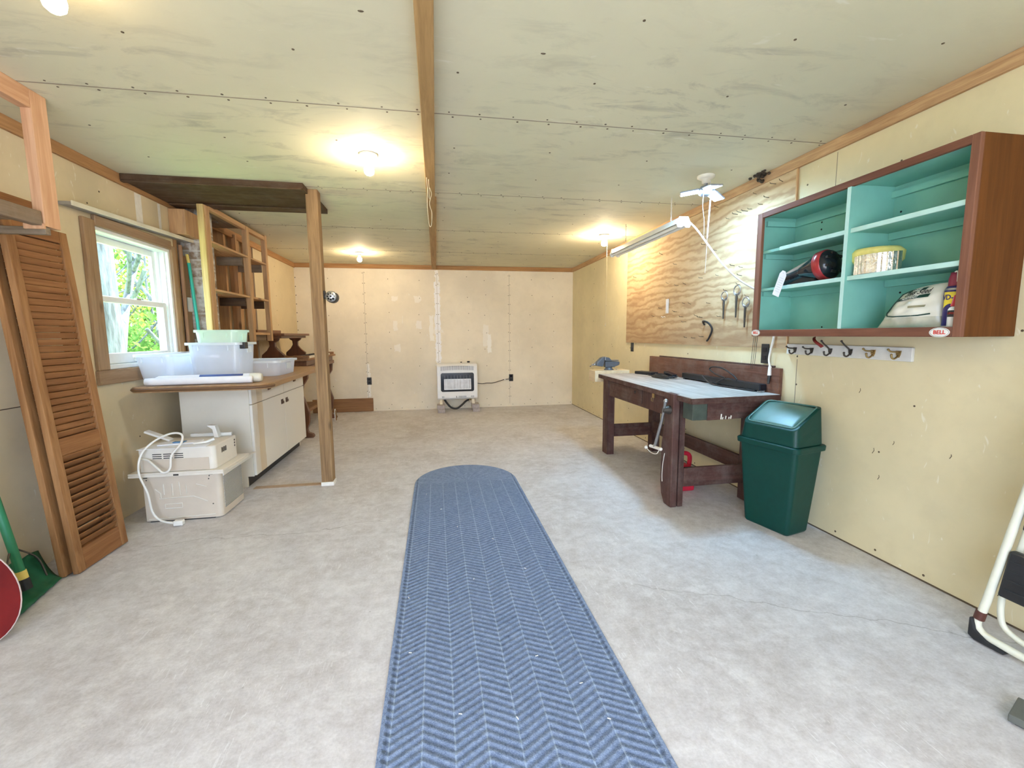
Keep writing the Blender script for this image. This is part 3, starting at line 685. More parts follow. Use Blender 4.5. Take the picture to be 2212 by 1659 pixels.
tub('storage_bin', 'long frosted tub on the counter under the window, leftmost of the bins', -2.030, -1.805, 3.36, 4.02, .8625, .205, .86, M_tub, M_tubrim, lipw=.012)
b2 = tub('storage_bin', 'tall clear bin with a small label, in the middle of the counter', -1.775, -1.415, 3.50, 3.79, .8625, .280, .90, M_tub, M_tubrim)
MB().cbox((-1.60, 3.5085, 1.045), (.075, .0015, .02)).build('label_sticker', M_paper, b2)
MB().box(-1.425, -1.388, 3.515, 3.575, 1.10, 1.148).build('latch', M_black, b2, .004)
tub('storage_bin', 'small greenish clear box nested in the top of the tall bin', -1.73, -1.445, 3.525, 3.765, 1.135, .10, .93, M_tubg, M_tubg, lipw=.012)
tub('storage_bin', 'low clear bin at the right end of the counter', -1.64, -1.275, 3.84, 4.31, .8625, .125, .93, M_tub, M_tubrim)
single(MB().lathe([(.0005, 0), (.024, 0), (.026, .04), (.026, .62), (.024, .64), (.0005, .64)], (0, 0, 0), 16, 0, Matrix.Translation((-1.925, 3.285, .8895)) @ Matrix.Rotation(R(5), 4, 'Z'), 'x'), 'paper_roll', [M_paper, M_dark], 'thin white paper roll at the near edge of the counter', 'roll', 'rolls on the counter')
t = thing('vinyl_roll', 'thicker wrapped roll with a blue stripe lying behind the thin paper roll', 'roll', (-1.6, 3.46, .862), 0, 'rolls on the counter')
Mx = Matrix.Translation((-1.90, 3.352, .8955)) @ Matrix.Rotation(R(5), 4, 'Z')
MB().lathe([(.018, 0), (.028, .02), (.030, .06), (.031, .5), (.032, .58)], (0, 0, 0), 18, 0, Mx, 'x').build('wrap', M_paper, t)
m = MB(); m.grid(lambda u, v: tuple(Mx @ Vector((.27 + .27 * u, -.0325 * math.cos(.2 + 1.0 * v), .0325 * math.sin(.2 + 1.0 * v)))), 2, 8); m.build('printed_stripe', M_blue, t, solid=.001)
MB().lathe([(.032, .581), (.034, .60), (.033, .64), (.026, .655), (.001, .65)], (0, 0, 0), 14, 0, Mx, 'x').build('crumpled_end', M_bagw, t)

# window air conditioner standing on the floor
t = thing('air_conditioner', 'white window air conditioner standing on the floor by the cabinet', 'air conditioner', (-1.65, 3.24, 0))
ax0, ax1, ay0, ay1 = -1.868, -1.418, 3.06, 3.385
lp = rounded([(ax1 - .03, ay0 + .03, .03, 270)]) + [(ax1, ay1), (ax0, ay1), (ax0, ay0)]
MB().prism(lp, .006, .318).build('lower_case', M_acw, t, .004)
MB().box(ax0 + .02, ax1 - .05, ay0 + .004, ay1 - .02, 0, .0055).build('base_foot', M_black, t)
m = MB().box(-1.932, -1.385, 3.035, 3.44, .322, .332).box(-1.932, -1.385, 3.035, 3.043, .305, .3215).box(-1.393, -1.385, 3.044, 3.50, .29, .3215).box(-1.40, -1.365, 3.08, 3.52, .318, .3215)
m.build('flange', M_acs, t, .0015, 1)
up = rounded([(-1.435 - .03, 3.055 + .03, .03, 270)]) + [(-1.435, 3.37), (-1.872, 3.37), (-1.872, 3.055)]
MB().prism(up, .3325, .487).build('upper_case', M_acs, t, .006)
m = MB()
for g in range(3):
    for s in range(3): m.cbox((-1.768 + g * .062, 3.0545, .447 - s * .013), (.052, .002, .005))
m.build('vent_slots', M_dark, t)
m = MB().box(-1.85, -1.47, 3.052, 3.0548, .338, .415)
m.build('cover_plate', M_acw, t, .001, 1)
m = MB()
def rib(*p): m.tube([(x, 3.0575, z) for x, z in p], .0035, 5)
rib((-1.78, .155), (-1.58, .16), (-1.50, .12)); rib((-1.80, .22), (-1.77, .19), (-1.77, .16)); rib((-1.70, .25), (-1.70, .17)); rib((-1.66, .26), (-1.655, .17))
rib((-1.62, .24), (-1.62, .18)); rib((-1.56, .24), (-1.50, .22)); rib((-1.75, .115), (-1.65, .118), (-1.65, .09), (-1.75, .087), (-1.75, .115)); rib((-1.75, .25), (-1.75, .18)); rib((-1.85, .02), (-1.46, .03))
m.build('pressed_ribs', M_acs, t)
m = MB()
for x, z in ((-1.845, .28), (-1.48, .29), (-1.47, .10), (-1.84, .12), (-1.855, .25), (-1.485, .27), (-1.85, .40), (-1.47, .43), (-1.47, .345)): m.disc((x, 3.0585, z), .004, 'y', 7)
m.cbox((-1.66, 3.034, .314), (.03, .002, .010)); m.cbox((-1.85, 3.0585, .295), (.022, .002, .005)); m.cbox((-1.47, 3.0585, .30), (.022, .002, .005))
m.build('screw', M_iron, t)
def m_grille():
    k = NT('fine grille'); o = k.obj(); z = k.xyz(o)[2]
    w = k.math('MULTIPLY_ADD', k.math('SINE', k.math('MULTIPLY', z, 2 * math.pi / .0075)), .5, .5)
    k.bsdf(k.ramp(w, [(.35, (.12, .11, .10)), (.6, (.70, .68, .64))]), .5, 0, k.bump(w, .5, .003)); return k.m
MB().box(ax1, ax1 + .003, 3.10, 3.37, .055, .285).build('side_grille', m_grille(), t)
m = MB()
for k in range(8): m.cbox((-1.4345, 3.15 + .009 * k, .435), (.002, .004, .036 - .004 * (k % 3)))
for k in range(3): m.cbox((-1.4345, 3.34, .46 - k * .02), (.002, .012, .012))
m.build('side_slots', M_iron, t)
cd = MB().curve([(-1.865, 3.05, .425), (-1.80, 3.02, .42), (-1.74, 2.99, .38), (-1.70, 2.985, .345), (-1.665, 2.99, .37), (-1.655, 3.0, .45), (-1.61, 3.03, .52), (-1.62, 3.06, .57), (-1.69, 3.07, .575), (-1.78, 3.05, .53), (-1.83, 3.01, .46), (-1.84, 2.99, .35), (-1.80, 2.985, .22), (-1.785, 2.985, .10), (-1.74, 2.98, .04), (-1.665, 2.975, .018)], .0065, 8).build('power_cord', M_cord, t)
MB().cbox((-1.635, 2.974, .02), (.055, .035, .034)).build('plug', M_cord, cd, .007)
# loose things on top of it
single(MB().prism([(-1.86, 3.02), (-1.47, 3.03), (-1.50, 3.20), (-1.82, 3.24)], .4878, .4905), 'paper_sheet', M_paper, 'white paper sheet lying on top of the air conditioner', 'paper')
t = thing('plastic_pouch', 'flat clear pouch with blue hardware on top of the air conditioner', 'pouch', (-1.70, 3.16, .491))
MB().prism([(-1.79, 3.10), (-1.56, 3.14), (-1.57, 3.22), (-1.80, 3.20)], .4908, .498).build('pouch_film', M_paper, t, .002)
MB().cbox((-1.69, 3.145, .502), (.05, .03, .008)).cbox((-1.66, 3.15, .502), (.02, .05, .006)).build('hardware', plain('blue hardware', (.10, .22, .40)), t, .002)
single(MB().tube([(-1.57, 3.09, .500), (-1.50, 3.10, .505), (-1.46, 3.12, .520)], [.007, .008, .010], 8), 'cable_connector', M_white, 'small white lead with a connector lying on the air conditioner', 'cable')
def slab_at(c, d, rot): return MB().cbox((0, 0, 0), d, 0, Matrix.Translation(c) @ rot)
single(slab_at((-1.84, 3.22, .535), (.16, .05, .014), Matrix.Rotation(R(24), 4, 'Y')), 'side_bracket', M_white, 'white plastic slat tilted on the left of the air conditioner top', 'bracket', 'mounting brackets', bevel=.003)
single(MB().prism([(-1.545, .4885), (-1.515, .4885), (-1.535, .575), (-1.585, .578), (-1.582, .568), (-1.555, .55)], 3.30, 3.345, 'y'), 'side_bracket', M_white, 'upright curved white bracket at the back of the air conditioner top', 'bracket', 'mounting brackets', bevel=.003)
single(MB().box(-1.72, -1.455, 3.35, 3.368, .4885, .512), 'side_bracket', M_white, 'long low white strip at the back edge of the air conditioner top', 'bracket', 'mounting brackets', bevel=.003)

# threshold strip on the floor in front of the cabinet
single(MB().box(-1.44, -.935, 3.60, 3.66, .0003, .004), 'floor_strip', plain('tan floor strip', (.42, .31, .22), .8), 'flat tan strip on the floor between cabinet and post', 'strip')

# reed organ behind the cabinet
t = thing('reed_organ', 'dark carved reed organ standing along the left wall', 'organ', (-1.72, 6.0, 0))
oy0, oy1 = 5.33, 6.66
MB().box(-2.02, -1.46, oy0, oy1, .80, .845).build('key_bed', M_organ_y, t, .004)
MB().box(-2.03, -1.44, oy0 - .02, oy1 + .02, .905, .93).build('top_board', M_organ_l, t, .004)
MB().box(-2.0, -1.475, oy0 + .02, oy1 - .02, .846, .9045).build('apron', M_organ_y, t, .002)
for y in (oy0 + .06, oy1 - .06):
    prof = [(-.06, .80), (.06, .80), (.05, .70), (.0, .62), (-.02, .52), (.02, .40), (.05, .30), (.045, .18), (.015, .10), (.03, .06), (.075, .045), (.09, .02), (.08, 0), (-.02, 0), (-.03, .06), (-.05, .12), (-.03, .2), (-.025, .3), (-.06, .42), (-.10, .55), (-.09, .68)]
    MB().prism([(-1.53 + px, pz * 0.998) for px, pz in prof], y - .03, y + .03, 'y').build('carved_leg', M_organ, t, .006)
MB().box(-2.03, -1.92, oy0, oy1, 0, .80).build('case', M_organ_y, t, .003)
MB().box(-1.95, -1.62, oy0 + .1, oy1 - .1, .22, .26).build('pedal_shelf', M_organ_l, t, .003)
m = MB()
for k in range(30): m.box(-1.60, -1.47, oy0 + .12 + k * .034, oy0 + .12 + k * .034 + .030, .931, .952)
m.build('white_keys', M_porc, t)
m = MB()
for k in range(29):
    if k % 7 in (2, 6): continue
    m.box(-1.60, -1.525, oy0 + .12 + k * .034 + .024, oy0 + .12 + k * .034 + .040, .953, .964)
m.build('black_keys', M_black, t)
for y in (oy0 + .02, oy1 - .07): MB().box(-1.62, -1.455, y, y + .06, .931, .965).build('key_cheek', M_organ_l, t, .003)
MB().box(-2.03, -1.68, oy0 - .02, 6.30, 1.195, 1.222).build('upper_shelf', M_organ_y, t, .003)
MB().box(-2.03, -2.0, oy0 + .1, 6.2, 1.223, 1.265).build('shelf_rail', M_organ_y, t, .003)
MB().box(-2.02, -1.72, oy0, 6.28, 1.165, 1.194).build('shelf_apron', M_organ_y, t, .003)
for y in (oy0 + .05, 6.2):
    lp = [(-.075, 1.165), (.075, 1.165), (.06, 1.14), (.03, 1.12), (.03, 1.07), (.07, 1.02), (.12, .975), (.115, .94), (.08, .931), (-.09, .931), (-.12, .945), (-.115, .98), (-.06, 1.03), (-.03, 1.08), (-.035, 1.13), (-.06, 1.145)]
    MB().prism([(-1.83 + px, pz) for px, pz in lp], y - .025, y + .025, 'y').build('lyre_support', M_organ, t, .006)
single(MB().box(-1.515, -1.47, 6.54, 6.60, .0005, .0045).box(-1.44, -1.43, 6.42, 6.46, 0, .16).box(-1.4295, -1.42, 6.42, 6.46, 0, .14, 1), 'wood_offcut', [M_white, M_post], 'small white and brown offcut standing by the far organ leg', 'offcut')
single(MB().box(-1.90, -1.00, D - .022, D - .001, .002, .21), 'skirting_board', M_brownboard, 'brown board leaning flat against the far wall beside the organ', 'board', bevel=.003)

# ================================================================== FAR WALL
t = thing('gas_heater', 'white wall gas heater with black window standing on concrete bricks', 'heater', (.315, 6.95, .12))
hy = 6.86
side = [(hy + .012, .19), (hy, .21), (hy, .70), (hy + .03, .735), (7.08, .752), (7.08, .178), (hy + .04, .178)]
MB().prism(side, .0, .632, 'x').build('case', M_heater, t, .012, 3)
m = MB()
for k in range(33): m.cbox((.062 + .0158 * k, hy - .001 , .668 + .012 * math.sin(math.pi * k / 32)), (.0055, .004, .066))
m.build('top_slots', plain('grey slots', (.17, .18, .21), .6), t)
wp = [(u, v) for u, v in rounded([(.575 - .03, .60 - .03, .03, 0), (.058 + .03, .60 - .03, .03, 90), (.058 + .03, .305 + .03, .03, 180), (.575 - .03, .305 + .03, .03, 270)])]
w_ = MB().prism(wp, hy - .003, hy - .0005, 'y').build('window_recess', M_blackgl, t)
m = MB()
for k in range(5):
    m.box(.122 + .079 * k, .122 + .079 * k + .074, hy - .009, hy - .0035, .355, .49)
m.build('ceramic_plaque', plain('pale ceramic plaques', (.72, .74, .78), .3), t, .002)
m = MB().box(.108, .528, hy - .012, hy - .0035, .492, .505).box(.108, .528, hy - .012, hy - .0035, .338, .352).box(.108, .119, hy - .012, hy - .0035, .353, .491).box(.517, .528, hy - .012, hy - .0035, .353, .491)
for k in range(1, 5): m.box(.122 + .079 * k - .004, .122 + .079 * k - .001, hy - .012, hy - .0092, .353, .491)
m.build('plaque_frame', plain('bright plaque frame', (.90, .92, .93), .3, .2), t)
m = MB()
for i in range(9):
    m.tube([(.12 + .049 * i, hy - .014, .345), (.12 + .049 * i, hy - .014, .56)], .0016, 5)
m.build('guard_wire', M_steel, t)
m = MB()
for x0, n_ in ((.075, 3), (.335, 10), (.53, 4)):
    for k in range(n_): m.cbox((x0 + .0125 * k, hy - .001, .222), (.006, .004, .028))
m.build('bottom_slots', plain('grey lower slots', (.20, .22, .25), .6), t)
MB().cbox((.235, hy - .0015, .222), (.11, .003, .028)).cbox((.297, hy - .0018, .222), (.008, .003, .03), 1).build('rating_label', [M_paper, M_dark], t)
MB().lathe([(.022, .752), (.022, .775), (.016, .778)], (.50, 6.95, 0), 14).build('control_knob', M_black, t)
MB().lathe([(.012, .752), (.012, .768)], (.385, 6.95, 0), 12).build('control_knob', M_black, t)
for x0 in (.035, .535): MB().prism([(6.78, .1205), (6.82, .1205), (6.90, .178), (6.87, .178)], x0, x0 + .045, 'x').build('foot', M_cream, t, .003)
hs = MB().curve([(.11, 6.93, .175), (.14, 6.90, .13), (.21, 6.86, .055), (.30, 6.86, .038), (.38, 6.87, .09), (.44, 6.90, .14), (.49, 6.93, .16)], .016, 10).build('gas_hose', M_rubber, t)
MB().tube([(.485, 6.93, .159), (.54, 6.94, .165)], .013, 8).build('hose_fitting', M_brass, hs)
cd = MB().curve([(.633, 7.0, .415), (.72, 7.03, .40), (.80, 7.05, .405), (.90, 7.06, .405), (1.0, 7.06, .43), (1.10, 7.075, .455), (1.19, 7.082, .462)], .006, 7).build('power_cord', M_black, t)
MB().tube([(1.09, 7.073, .452), (1.115, 7.076, .457)], .009, 8).build('cord_tie', M_white, cd)
MB().cbox((1.205, 7.087, .463), (.035, .018, .03)).build('plug', M_black, cd, .004)
bk = {'left': (-.005, .11), 'right': (.53, .645)}
for s, (x0, x1) in bk.items():
    for lv, dx, dy in ((0, .006, 0), (1, -.004, .012)):
        z = .0585 * lv
        single(MB().box(x0 + dx, x1 + dx * .6, 6.69 + dy, 6.89 + dy, z + .0003, z + .0578), 'concrete_brick', M_brick, '%s grey brick under the %s foot of the gas heater' % ('lower' if lv == 0 else 'upper', s), 'brick', 'bricks under the heater', bevel=.004)
def outlet(x, y, z, nx, label, w=.07, h=.115):
    """dark wall outlet; nx picks the wall it sits on"""
    if nx == 'back':
        f = lambda a, b, d0, d1: (x + a[0], x + a[1], y - d1, y - d0, z + b[0], z + b[1])
    else: f = lambda a, b, d0, d1: (x - d1, x - d0, y + a[0], y + a[1], z + b[0], z + b[1])
    t = thing('wall_outlet', label, 'outlet', (x, y, z), 0, 'outlets and switch plates')
    MB().box(*f((-w / 2, w / 2), (-h / 2, h / 2), .0006, .007)).build('cover_plate', M_black, t, .003)
    for s_ in (-.027, .027): MB().box(*f((-.017, .017), (s_ - .014, s_ + .014), .0072, .010)).build('socket', M_blackgl, t, .003)
outlet(1.212, D, .48, 'back', 'black outlet on the far wall right of the heater, cord plugged in')
outlet(-1.047, D, .48, 'back', 'black outlet on the far wall left of the heater')
outlet(RT, 4.81, 1.04, 'r', 'black outlet under the far lower corner of the plywood')

# ================================================================== RIGHT SIDE
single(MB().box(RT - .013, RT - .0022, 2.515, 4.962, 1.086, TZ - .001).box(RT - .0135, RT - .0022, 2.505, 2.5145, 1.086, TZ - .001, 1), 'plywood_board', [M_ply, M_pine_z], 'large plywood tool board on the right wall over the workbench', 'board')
NX = RT - .0135
nails = [(4.721, 1.817), (4.437, 1.847), (4.148, 1.970), (3.878, 1.834), (4.018, 1.673), (3.836, 1.633), (3.711, 1.630), (3.878, 1.395), (3.849, 1.393), (3.619, 1.448), (3.713, 1.458), (3.510, 1.336), (3.473, 1.327), (3.442, 1.323), (3.460, 1.655), (3.247, 1.648), (3.283, 1.851), (3.060, 1.698), (2.966, 1.672), (2.971, 1.612), (3.145, 2.061), (3.051, 2.071), (3.010, 2.072), (2.944, 2.066), (2.901, 2.069), (2.796, 2.071), (3.286, 2.187), (3.444, 1.929), (3.746, 1.342), (3.197, 1.323), (3.688, 1.294), (3.340, 1.435), (4.132, 1.441), (4.281, 1.364), (3.534, 1.147), (3.665, 1.150), (3.413, 1.159), (2.683, 2.17), (2.623, 2.165), (2.862, 2.16), (2.74, 2.10)]
proto = None
for i, (y, z) in enumerate(nails):
    if proto is None:
        proto = MB().tube([(.001, 0, 0), (-.030, 0, .003), (-.034, .001, .010)], .0017, 5).build('nail', M_iron, None, shift=False)
        tag(proto, 'small bent nail sticking out of the plywood tool board', 'nail', 'bent nails on the plywood'); o = proto
    else:
        o = proto.copy(); COL.objects.link(o)
    o.location = (NX, y, z); s = random.uniform(.85, 1.35); o.scale = (s, s, s); o.rotation_euler = (random.uniform(-.4, .4), random.uniform(-.15, .25), random.uniform(-.35, .35))
# hanging things on the board
single(MB().box(NX - .010, NX - .0006, 4.000, 4.040, 1.385, 1.525).box(NX - .012, NX - .0101, 4.012, 4.028, 1.40, 1.51, 1), 'wall_thermometer', [M_white, M_paper], 'narrow white strip hanging on the left of the plywood', 'thermometer', bevel=.002)
single(MB().curve([(NX - .006, 4.13, 1.355), (NX - .010, 4.11, 1.36), (NX - .008, 4.09, 1.348), (NX - .010, 4.07, 1.356), (NX - .006, 4.05, 1.352)], .003, 6), 'wire_hook', M_white, 'small squiggle of white wire on the plywood below the white strip', 'hook')
def wrench(y, z, rr, ln, label):
    t = thing('band_wrench', label, 'wrench', (NX - .02, y, z - ln), 0, 'wrenches on the plywood')
    cx = NX - .022
    MB().tube([(cx, y + rr * math.cos(a), z + rr * math.sin(a)) for a in [R(-80 + 340 * k / 28) for k in range(29)]], .0045, 6).build('band', M_steel, t)
    MB().tube([(cx, y + rr * .75 * math.cos(a), z - .002 + rr * .72 * math.sin(a)) for a in [R(200 + 140 * k / 10) for k in range(11)]], .006, 6).build('bracket', M_steel, t)
    MB().tube([(cx, y, z - rr * .8), (cx - .004, y - .002, z - rr - .02), (cx, y + .002, z - ln)], [.008, .0085, .0055], 8).build('handle', M_iron, t)
wrench(3.130, 1.475, .036, .175, 'ring wrench hanging lowest on the left of the three wrenches')
wrench(2.985, 1.505, .037, .20, 'ring wrench hanging highest, middle of the three wrenches')
wrench(2.885, 1.41, .036, .18, 'ring wrench nearest the teal cabinet')
for y, z in ((3.13, 1.515), (2.985, 1.546), (2.885, 1.45)):
    o = proto.copy(); COL.objects.link(o); o.location = (NX, y, z); o.scale = (1.2,) * 3
single(MB().curve([(NX - .004, 3.40, 1.26), (NX - .03, 3.385, 1.285), (NX - .05, 3.34, 1.288), (NX - .04, 3.29, 1.27), (NX - .02, 3.27, 1.22), (NX - .015, 3.31, 1.155), (NX - .012, 3.345, 1.125)], .008, 8), 'strap_loop', M_black, 'black rubber strap hooked on the lower plywood', 'strap')

m = MB()
random.seed(5)
for k in range(26): m.ball((RT - .02 - random.uniform(0, .05), 2.79 + random.gauss(0, .035), H - .004 - random.random() ** 2 * .05), random.uniform(.006, .014), 8)
single(m, 'mud_nest', plain('dark mud', (.05, .035, .022), .95, 0, .3, 60, .5), 'dark crusty mud nest in the ceiling corner above the plywood', 'nest')
# wall cabinet with teal inside
CX0, CX1, CY0, CY1, CZ0, CZ1 = 1.996, RT - .0008, 1.376, 2.515, 1.167, 1.92
t = thing('wall_cabinet', 'open brown wall cabinet painted teal inside, on the right wall', 'cabinet', (2.13, 1.945, CZ0))
th = .018
for y0, y1 in ((CY0, CY0 + th), (CY1 - th, CY1)): MB().box(CX0 + .0195, CX1, y0, y1, CZ0, CZ1).build('side_panel', M_cab, t, .002, 1)
MB().box(CX0 + .0195, CX1, CY0 + th, CY1 - th, CZ1 - th, CZ1).build('top_panel', M_cab, t, .002, 1)
MB().box(CX0 + .0195, CX1, CY0 + th, CY1 - th, CZ0, CZ0 + th).build('bottom_panel', M_cab, t, .002, 1)
iy0, iy1, iz0, iz1 = CY0 + th + .0005, CY1 - th - .0005, CZ0 + th + .0005, CZ1 - th - .0005
m = MB().box(CX1 - .014, CX1 - .006, iy0, iy1, iz0, iz1).box(CX0 + .02, CX1 - .014, iy1 - .004, iy1, iz0, iz1).box(CX0 + .02, CX1 - .014, iy0, iy0 + .004, iz0, iz1).box(CX0 + .02, CX1 - .014, iy0 + .004, iy1 - .004, iz1 - .004, iz1).box(CX0 + .02, CX1 - .014, iy0 + .004, iy1 - .004, iz0, iz0 + .018)
for (y, z) in ((2.3, 1.83), (2.3, 1.79), (1.85, 1.77), (1.78, 1.86), (1.82, 1.38), (1.8, 1.25), (2.25, 1.22), (1.6, 1.86)): m.disc((CX1 - .0145, y, z), .005, 'x', 7, 1)
m.tube([(CX1 - .015, 1.66, 1.855), (CX1 - .02, 1.63, 1.86)], .004, 6, 1)
m.build('lining', [M_teald, M_dark], t)
MB().box(CX0, CX0 + .019, CY1 - .043, CY1, CZ0, CZ1).build('frame_stile', M_cabf_z, t, .002, 1)
MB().box(CX0, CX0 + .019, CY0, CY0 + .03, CZ0, CZ1).build('frame_stile', M_cabf_z, t, .002, 1)
MB().box(CX0, CX0 + .019, CY0 + .0302, CY1 - .0432, CZ0, CZ0 + .04).build('frame_rail', M_cabf_y, t, .002, 1)
MB().box(CX0, CX0 + .019, CY0 + .0302, CY1 - .0432, CZ1 - .032, CZ1).build('frame_rail', M_cabf_y, t, .002, 1)
MB().box(CX0 + .001, CX1 - .0145, 1.887, 1.907, iz0 + .0182, iz1 - .0045).box(CX0 + .0003, CX0 + .0009, 1.887, 1.907, CZ0 + .041, CZ1 - .033, 1).build('divider', [M_teal, M_tealedge], t)
for z in (1.690, 1.462):
    for y0, y1, e0, e1 in ((1.9075, iy1 - .0045, 1.908, 2.335), (iy0 + .0045, 1.8865, iy0 + .012, 1.886)):
        s = MB().box(CX0 + .022, CX1 - .0145, y0, y1, z - .016, z).build('shelf', M_teal, t)
        MB().box(CX0 + .012, CX0 + .0215, e0, e1, z - .020, z + .001).build('shelf_edge', M_tealedge, s, .001, 1)
        MB().box(CX1 - .034, CX1 - .0145, y0 + .002, y1 - .002, z - .050, z - .0165).build('shelf_cleat', M_teal, s)
    MB().box(CX0 + .04, CX1 - .035, iy1 - .022, iy1 - .0045, z - .045, z - .0165).build('side_cleat', M_teal, t)
MB().box(CX1 - .034, CX1 - .0145, iy0 + .005, iy1 - .005, iz1 - .06, iz1 - .03).build('top_cleat', M_teal, t)
MB().box(CX0 + .04, CX1 - .035, iy1 - .024, iy1 - .0045, iz1 - .06, iz1 - .03).build('side_cleat', M_teal, t)
SX = lambda x, y, z, s: Matrix.Translation((x, y, z)) @ Matrix(((0, 0, -1, 0), (-1, 0, 0, 0), (0, 1, 0, 0), (0, 0, 0, 1))) @ Matrix.Scale(s, 4)
M_redink = plain('red lettering', (.62, .05, .03), .5); M_whites = plain('white sticker', (.86, .86, .82), .4)
for y, z, lab in ((1.448, 1.185, 'oval white sticker with red letters at the near lower corner of the teal cabinet'), (2.478, 1.189, 'oval white sticker with red letters at the far lower corner of the teal cabinet')):
    t2 = thing('oval_sticker', lab, 'sticker', (CX0 - .001, y, z - .02), 0, 'oval stickers')
    oval = [(y + .037 * math.cos(2 * math.pi * k / 32), z + .0195 * math.sin(2 * math.pi * k / 32)) for k in range(32)]
    ring = [(y + .0335 * math.cos(2 * math.pi * k / 32), z + .0165 * math.sin(2 * math.pi * k / 32)) for k in range(33)]
    MB().prism(oval, CX0 - .0008, CX0 - .0002, 'x').build('backing', M_whites, t2)
    MB().tube([(CX0 - .0011, a, b) for a, b in ring], .0006, 4, caps=False).build('ring', M_iron, t2)
    text_mb('BELL', SX(CX0 - .0014, y, z, .0215), ext=.01, bold=.035).build('lettering', M_redink, t2)

# things in the cabinet
t = thing('spotlight', 'black hand spotlight with a red ring lying on the cabinet shelf', 'flashlight', (2.08, 2.15, 1.463))
ax = Vector((.12, -.98, .13)).normalized(); cc = Vector((2.085, 2.10, 1.548))
rot = Vector((0, 0, 1)).rotation_difference(ax).to_matrix().to_4x4()
Mh = Matrix.Translation(cc) @ rot
MB().lathe([(.030, -.13), (.045, -.09), (.068, -.03), (.074, -.012)], (0, 0, 0), 28, 0, Mh).build('reflector_body', M_blackgl, t)
MB().lathe([(.074, -.012), (.081, -.010), (.081, .028), (.076, .032)], (0, 0, 0), 28, 0, Mh).build('ring', plain('dark red ring', (.36, .025, .03), .3), t)
MB().lathe([(.076, .032), (.07, .048), (.05, .064), (.02, .072), (.0005, .073)], (0, 0, 0), 28, 0, Mh).build('lens', M_blackgl, t)
m = MB()
for k in range(7): m.cbox((.05 * math.cos(k * .9), .05 * math.sin(k * .9), .06), (.03, .012, .012), 0, Mh)
m.build('lens_facets', M_black, t)
MB().curve([cc + ax * -.09, (2.08, 2.24, 1.522), (2.075, 2.31, 1.505), (2.07, 2.36, 1.50)], .034, 14, 5).build('handle', M_blackgl, t)
MB().cbox((2.12, 2.24, 1.486), (.12, .22, .045)).build('base', M_black, t, .01)
MB().curve([(2.06, 2.37, 1.515), (2.10, 2.30, 1.56), (2.12, 2.2, 1.60)], .013, 8).build('grip', plain('pale grip', (.60, .62, .66), .25), t)
t = thing('paper_tag', 'white paper tag hanging from the black spotlight', 'tag', (1.98, 2.29, 1.40))
Mt = Matrix.Translation((1.985, 2.29, 1.475)) @ Matrix.Rotation(R(23), 4, 'X')
MB().prism([(-.027, -.075), (.027, -.075), (.027, .052), (.012, .072), (-.012, .072), (-.027, .052)], -.0006, .0006, 'x', 0, Mt).build('card', M_paper, t)
m = MB()
for k in range(7): m.cbox((-.0009, 0, .03 - k * .013), (.0004, .036, .0022), 0, Mt)
m.disc((-.0009, 0, .060), .0035, 'x', 8, 0); m.v[-16:] = [tuple(Mt @ Vector(v)) for v in m.v[-16:]]
m.build('print', plain('faint grey print', (.62, .63, .68), .8), t)
MB().tube([Mt @ Vector((0, 0, .06)), (2.03, 2.30, 1.53)], .0012, 5).build('tie', M_string, t)
t = thing('tape_roll', 'silver foil tape roll with yellow core lying on the cabinet shelf', 'tape roll', (2.12, 1.80, 1.463))
MB().lathe([(.085, 1.500), (.105, 1.52), (.108, 1.56), (.09, 1.578), (.05, 1.582), (.045, 1.51), (.085, 1.500)], (2.13, 1.85, .012), 32).build('foam_disc', M_yelf, t)
arc = [(R(150 + 95 * k / 22)) for k in range(23)]
vs = [(2.125 + .118 * math.cos(a) + .003 * math.sin(a * 40), 1.80 + .125 * math.sin(a), z) for z in (1.464, 1.535, 1.552) for a in arc]
MB().add(vs, [(j * 23 + k, j * 23 + k + 1, (j + 1) * 23 + k + 1, (j + 1) * 23 + k) for j in range(2) for k in range(22)]).build('foil_wrap', M_foil, t, solid=.003)
MB().lathe([(.0005, 1.463), (.07, 1.463), (.07, 1.499), (.0005, 1.499)], (2.13, 1.85, .001), 24).build('dark_base', M_dark, t)
t = thing('seed_bag', 'crumpled white seed bag standing in the lower right of the teal cabinet', 'bag', (2.09, 1.63, 1.2055))
def pillow(u, v, s=1):
    y = 1.735 - .235 * u; z = 1.2065 + .155 * v + .03 * u * v + .010 * math.sin(3.1 * u) * v
    puff = (math.sin(math.pi * u) ** .5) * (math.sin(math.pi * min(1, max(0, v * .97 + .015))) ** .45)
    w = .008 * math.sin(u * 19 + v * 7) + .006 * math.sin(v * 23 - u * 11)
    y += -.05 * (v - .5) * (1 - u) * 1.2 - .012 * v
    return (2.075 + .05 * v - s * (.052 * puff + .006 + w * puff * .6), y, z)
m = MB().grid(lambda u, v: pillow(u, v, 1), 18, 16).grid(lambda u, v: pillow(u, v, -1), 18, 16)
for i, f in enumerate(m.f):
    zc = sum(m.v[j][2] for j in f) / 4
    m.mi[i] = 1 if zc < 1.248 else 0
m.build('film', [M_bagw, M_bagc], t)
m = MB()
def onbag(u, v, d=.0035): p = pillow(u, v, 1); return (p[0] - d, p[1], p[2])
m.tube([onbag(u, v) for u, v in [(.06, .95), (.05, .7), (.05, .42), (.12, .33), (.3, .29), (.5, .28), (.7, .28), (.86, .31)]], .0028, 5)
m.tube([onbag(u, v) for u, v in [(.06, .94), (.2, .955), (.35, .955)]], .0028, 5)
m.grid(lambda u, v: onbag(.13 + .62 * u, .70 + .075 * v, .004), 10, 2)
m.grid(lambda u, v: onbag(.22 + .38 * u, .885 + .07 * v, .004), 8, 2)
m.build('printed_bands', M_dkgreen, t)
